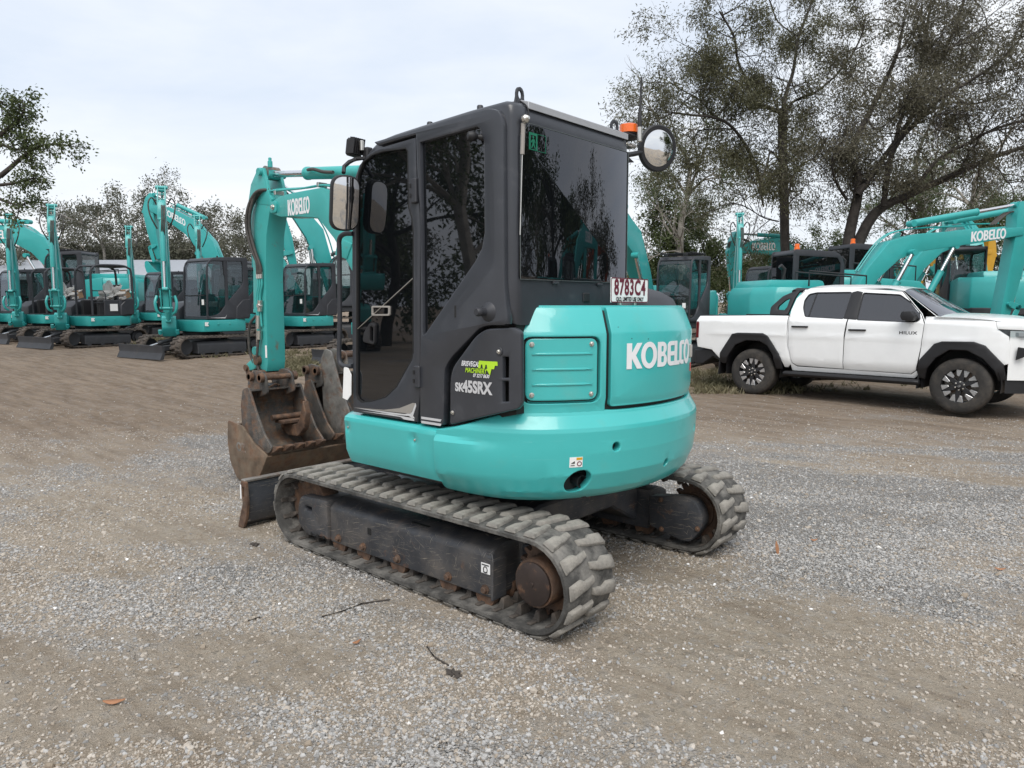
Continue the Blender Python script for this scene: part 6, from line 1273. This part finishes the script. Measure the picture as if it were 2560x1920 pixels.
g2 = generic(37, 9, 'gum_tree', bark_pale, leaf_far, 17, .22, .042, .25, 'bushy gum tree')
g3 = generic(41, 13, 'gum_tree', bark_pale, leaf_green, 8, .19, .03, .2, 'slender gum tree', thin=True, trunk=.28)
g4 = generic(47, 8, 'shade_tree', bark_dark, leaf_green, 16, .2, .045, .24, 'leafy tree', lev=3)
g5 = generic(53, 7, 'young_gum', bark_dark, leaf_green, 12, .28, .05, .30, 'bushy young gum tree', thin=True)
_u = set()
def tree(proto, u, D, s, rz, label, sz=None):
    o = proto if proto not in _u else copy_tree(proto); _u.add(proto); o.location = spot(u, D); o.location.z -= .1; o.scale = (s, s, sz or s); o.rotation_euler = (0, 0, rz); tag(o, label, 'tree'); return o
tree(g1, 400, 62, 1.0, .4, 'tallest rounded gum tree behind the raised bucket')
tree(g2, 300, 58, 1.1, 1.2, 'bushy grey green gum left of the tallest rounded one')
tree(g1, 150, 60, .78, 2.3, 'gum tree behind the booms of the open canopy excavators')
tree(g2, 225, 62, 1.0, 3.1, 'low gum between the canopy machines and the shed roof')
tree(g2, 480, 62, 1.15, 4.4, 'gum tree touching the tall one beside the raised boom')
tree(g1, 560, 70, .78, 5.0, 'smaller gum above the roof of the clean cabbed excavator')
tree(g2, 630, 68, .92, .2, 'gum tree behind the rust streaked stick')
tree(g2, 20, 64, .9, .9, 'gum tree at the end of the row of booms')
tree(g2, 70, 52, .62, 2.0, 'low bush below the overhanging leafy branch')
tree(g3, 1700, 42, .92, .5, 'slender pale trunked gum rising beside the convex mirror')
tree(g5, 1650, 44, .82, 1.0, 'bushy young gum at the foot of the slender one')
tree(g5, 1745, 46, .74, 2.0, 'dark young gum on the trunk side of the slender one')
tree(g4, 1585, 50, .42, .3, 'small round tree seen past the edge of the dark cab')
tree(g5, 1860, 52, .62, 3.0, 'young tree behind the lettered boom beyond the ute tray')
tree(g4, 1905, 38, .62, 1.0, 'dense green tree around the foot of the spreading one')
tree(g4, 2040, 40, .66, 2.2, 'dense green tree between the two great trunks')
tree(g4, 1960, 46, .66, 4.0, 'green tree filling the gap behind the dark cab and beacon')
tree(g3, 2300, 44, .95, 2.5, 'pale straight gum behind the leaning limbs')
tree(g3, 2400, 40, .8, 4.0, 'thin gum with bare lower trunk behind the lettered boom')
tree(g4, 2540, 36, .8, 5.0, 'bright leafy tree under the end of the long limb')
tree(g4, 2440, 48, .62, .6, 'low green tree behind the raised arms')
# the leafy branch reaching in from beyond the left edge
T = Tree(61)
def lx(pts, D=17): return px_limb(pts, D, 0, 200, .217)
trunk_b = spot(-330, 17); tb = np.array(trunk_b)
T.limb(spline([tuple(tb), tuple(tb+np.array([0, 0, 2.0])), tuple(tb+np.array([.2, .1, 3.6]))], 4), .26, .16)
top = tuple(tb+np.array([.2, .1, 3.6]))
for pts, r in (([(0, 1110), (120, 1010), (280, 870), (440, 770), (640, 740), (760, 760)], .06), ([(0, 640), (60, 580), (180, 480), (280, 350), (250, 230)], .06), ([(0, 1210), (160, 1190), (300, 1150), (420, 1130)], .04), ([(0, 1370), (60, 1400), (200, 1440), (280, 1440)], .04), ([(-60, 700), (60, 760), (200, 800), (320, 760)], .05), ([(-100, 300), (0, 300), (100, 380), (200, 440)], .05), ([(-120, 120), (-60, 200), (60, 300)], .05)):
    P = lx(pts); T.limb(spline([top, tuple((np.array(top)+np.array(P[0]))/2+np.array([0, 0, .3])), P[0]], 4), .11, r); T.limb(P, r, .015); T.branches(P, .018, .36, .36, 1, .25, droop=.0, wig=.3, spread=.9, nb=3)
T.build('shade_tree', bark_dark, leaf_green, 6, .09, .02, .08, trunk_b, 'leafy branches of a tree reaching over the far row of booms', hang=.3)
# trees and machines on the other side of the yard, seen in the dark glass
def yard(proto, x, y, s, rz, label):
    o = copy_tree(proto); o.location = (x, y, float(ground_z(x, y))); o.scale = (s, s, s); o.rotation_euler = (0, 0, rz); tag(o, label, 'tree'); return o
tree(g2, 350, 66, 1.2, 5.2, 'wide gum crown between the tall one and the shed')
tree(g2, 700, 74, .95, 2.9, 'gum crown low behind the lettered boom tip')
for i, (pr_, x, y, s, rz) in enumerate(((g4, -14, -12, 1.35, 0), (g1, -22, -13, 1.1, 1), (g4, -20, -25, 1.2, 2.4), (g2, -12, -22, 1.0, 3), (g3, 13, 15, .95, .4), (g4, 20, 17, 1.3, 1.4), (g1, 27, 17, 1.0, 2.2), (g2, 34, 24, 1.1, 3.3))):
    yard(pr_, x, y, s, rz, ['broad tree reflected in the rear glass', 'tall gum at the open end of the yard', 'dense tree past the reflected machines', 'bushy gum beside the reflected excavators', 'slender gum reflected in the door glass', 'broad tree standing opposite the cab door', 'rounded gum opposite the row of booms', 'bushy gum far along the opposite boundary'][i])
def yard_m(proto, x, y, rz, label, s=1.0):
    o = copy_tree(proto); o.location = (x, y, float(ground_z(x, y))); o.scale = (s, s, s); o.rotation_euler = (0, 0, rz); tag(o, label, 'excavator'); return o
yard_m(bA, -8.5, -7.5, math.radians(-60), 'turquoise excavator reflected low in the rear glass', .8); yard_m(bB, -12.5, -9.0, math.radians(-50), 'turquoise excavator with lettered boom facing the rear glass', .85)
ro_ = make_big(BIG_B, redorange, guard=False, name='excavator', text=False); ro_.location = (-13.5, -17.5, 0); ro_.rotation_euler = (0, 0, math.radians(-35)); tag(ro_, 'orange red excavator standing among turquoise ones across the yard', 'excavator')
yard_m(bC, 19, 14, math.radians(-160), 'turquoise excavator facing the cab door from across the yard', .85)
# --- low shed behind the left row
sh = tag(empty('shed', spot(330, 52), heading(180)), 'long low shed with a pale metal roof behind the parked excavators', 'shed')
MB().box((0, 0, 1.4), (15, 8, 2.8)).build('wall', mat('shed_wall', (.06,.062,.07), .7, var=.1), sh)
MB().prism([(-4.6, 2.75), (0, 4.1), (4.6, 2.75), (4.6, 2.95), (0, 4.3), (-4.6, 2.95)], -7.8, 7.8, 'x').build('roof', roof_metal, sh)
MB().box((0, -4.62, 2.85), (15.6, .12, .18)).build('gutter', roof_metal, sh)
# --- weeds and dry grass along the verge: beyond counting
R = np.random.RandomState(77); vs_ = []; 
def tufts(n, u0, u1, d0, d1, h):
    D = R.uniform(d0, d1, n); u = R.uniform(u0, u1, n); L = (u-1280)/FPX*D; x = CAM.x+_fh.x*D+_rt.x*L; y = CAM.y+_fh.y*D+_rt.y*L
    keep = fbm(x, y, 1.3, 41, 3) > R.uniform(.38, .62, n); x = x[keep]; y = y[keep]; z = ground_h(x, y); k = 7; m = len(x)
    b = np.repeat(np.stack([x, y, z], 1), k, 0)+np.concatenate([R.normal(0, .035, (m*k, 2)), np.zeros((m*k, 1))], 1)
    d = np.concatenate([R.normal(0, .45, (m*k, 2)), np.ones((m*k, 1))], 1)*h*R.uniform(.3, 1.2, (m*k, 1)); w = np.concatenate([R.normal(0, 1, (m*k, 2)), np.zeros((m*k, 1))], 1); w = w/np.linalg.norm(w, axis=1)[:, None]*.006*(1+D.mean()/18)
    vs_.append(np.stack([b-w, b+w, b+d*.6+w*.7+0, b+d*[1.2, 1.2, .95]], 1).reshape(-1, 3))
tufts(700, 420, 640, 18.4, 21.5, .11); tufts(1900, 640, 1000, 15.2, 20, .15); tufts(900, 330, 520, 20, 26, .2); tufts(800, 1730, 2000, 12.2, 15.5, .12); tufts(350, 2000, 2560, 12.5, 16, .10); tufts(250, 640, 760, 14.6, 16, .08)
q = np.concatenate(vs_); me = bpy.data.meshes.new('grass'); fast_mesh(me, q, np.arange(len(q)).reshape(-1, 4))
gr_ = stuff(obj('grass', me, grass_m, None, 0)); gr_['label'] = 'dry weeds and short grass along the verge under the parked machines'; gr_['category'] = 'grass'
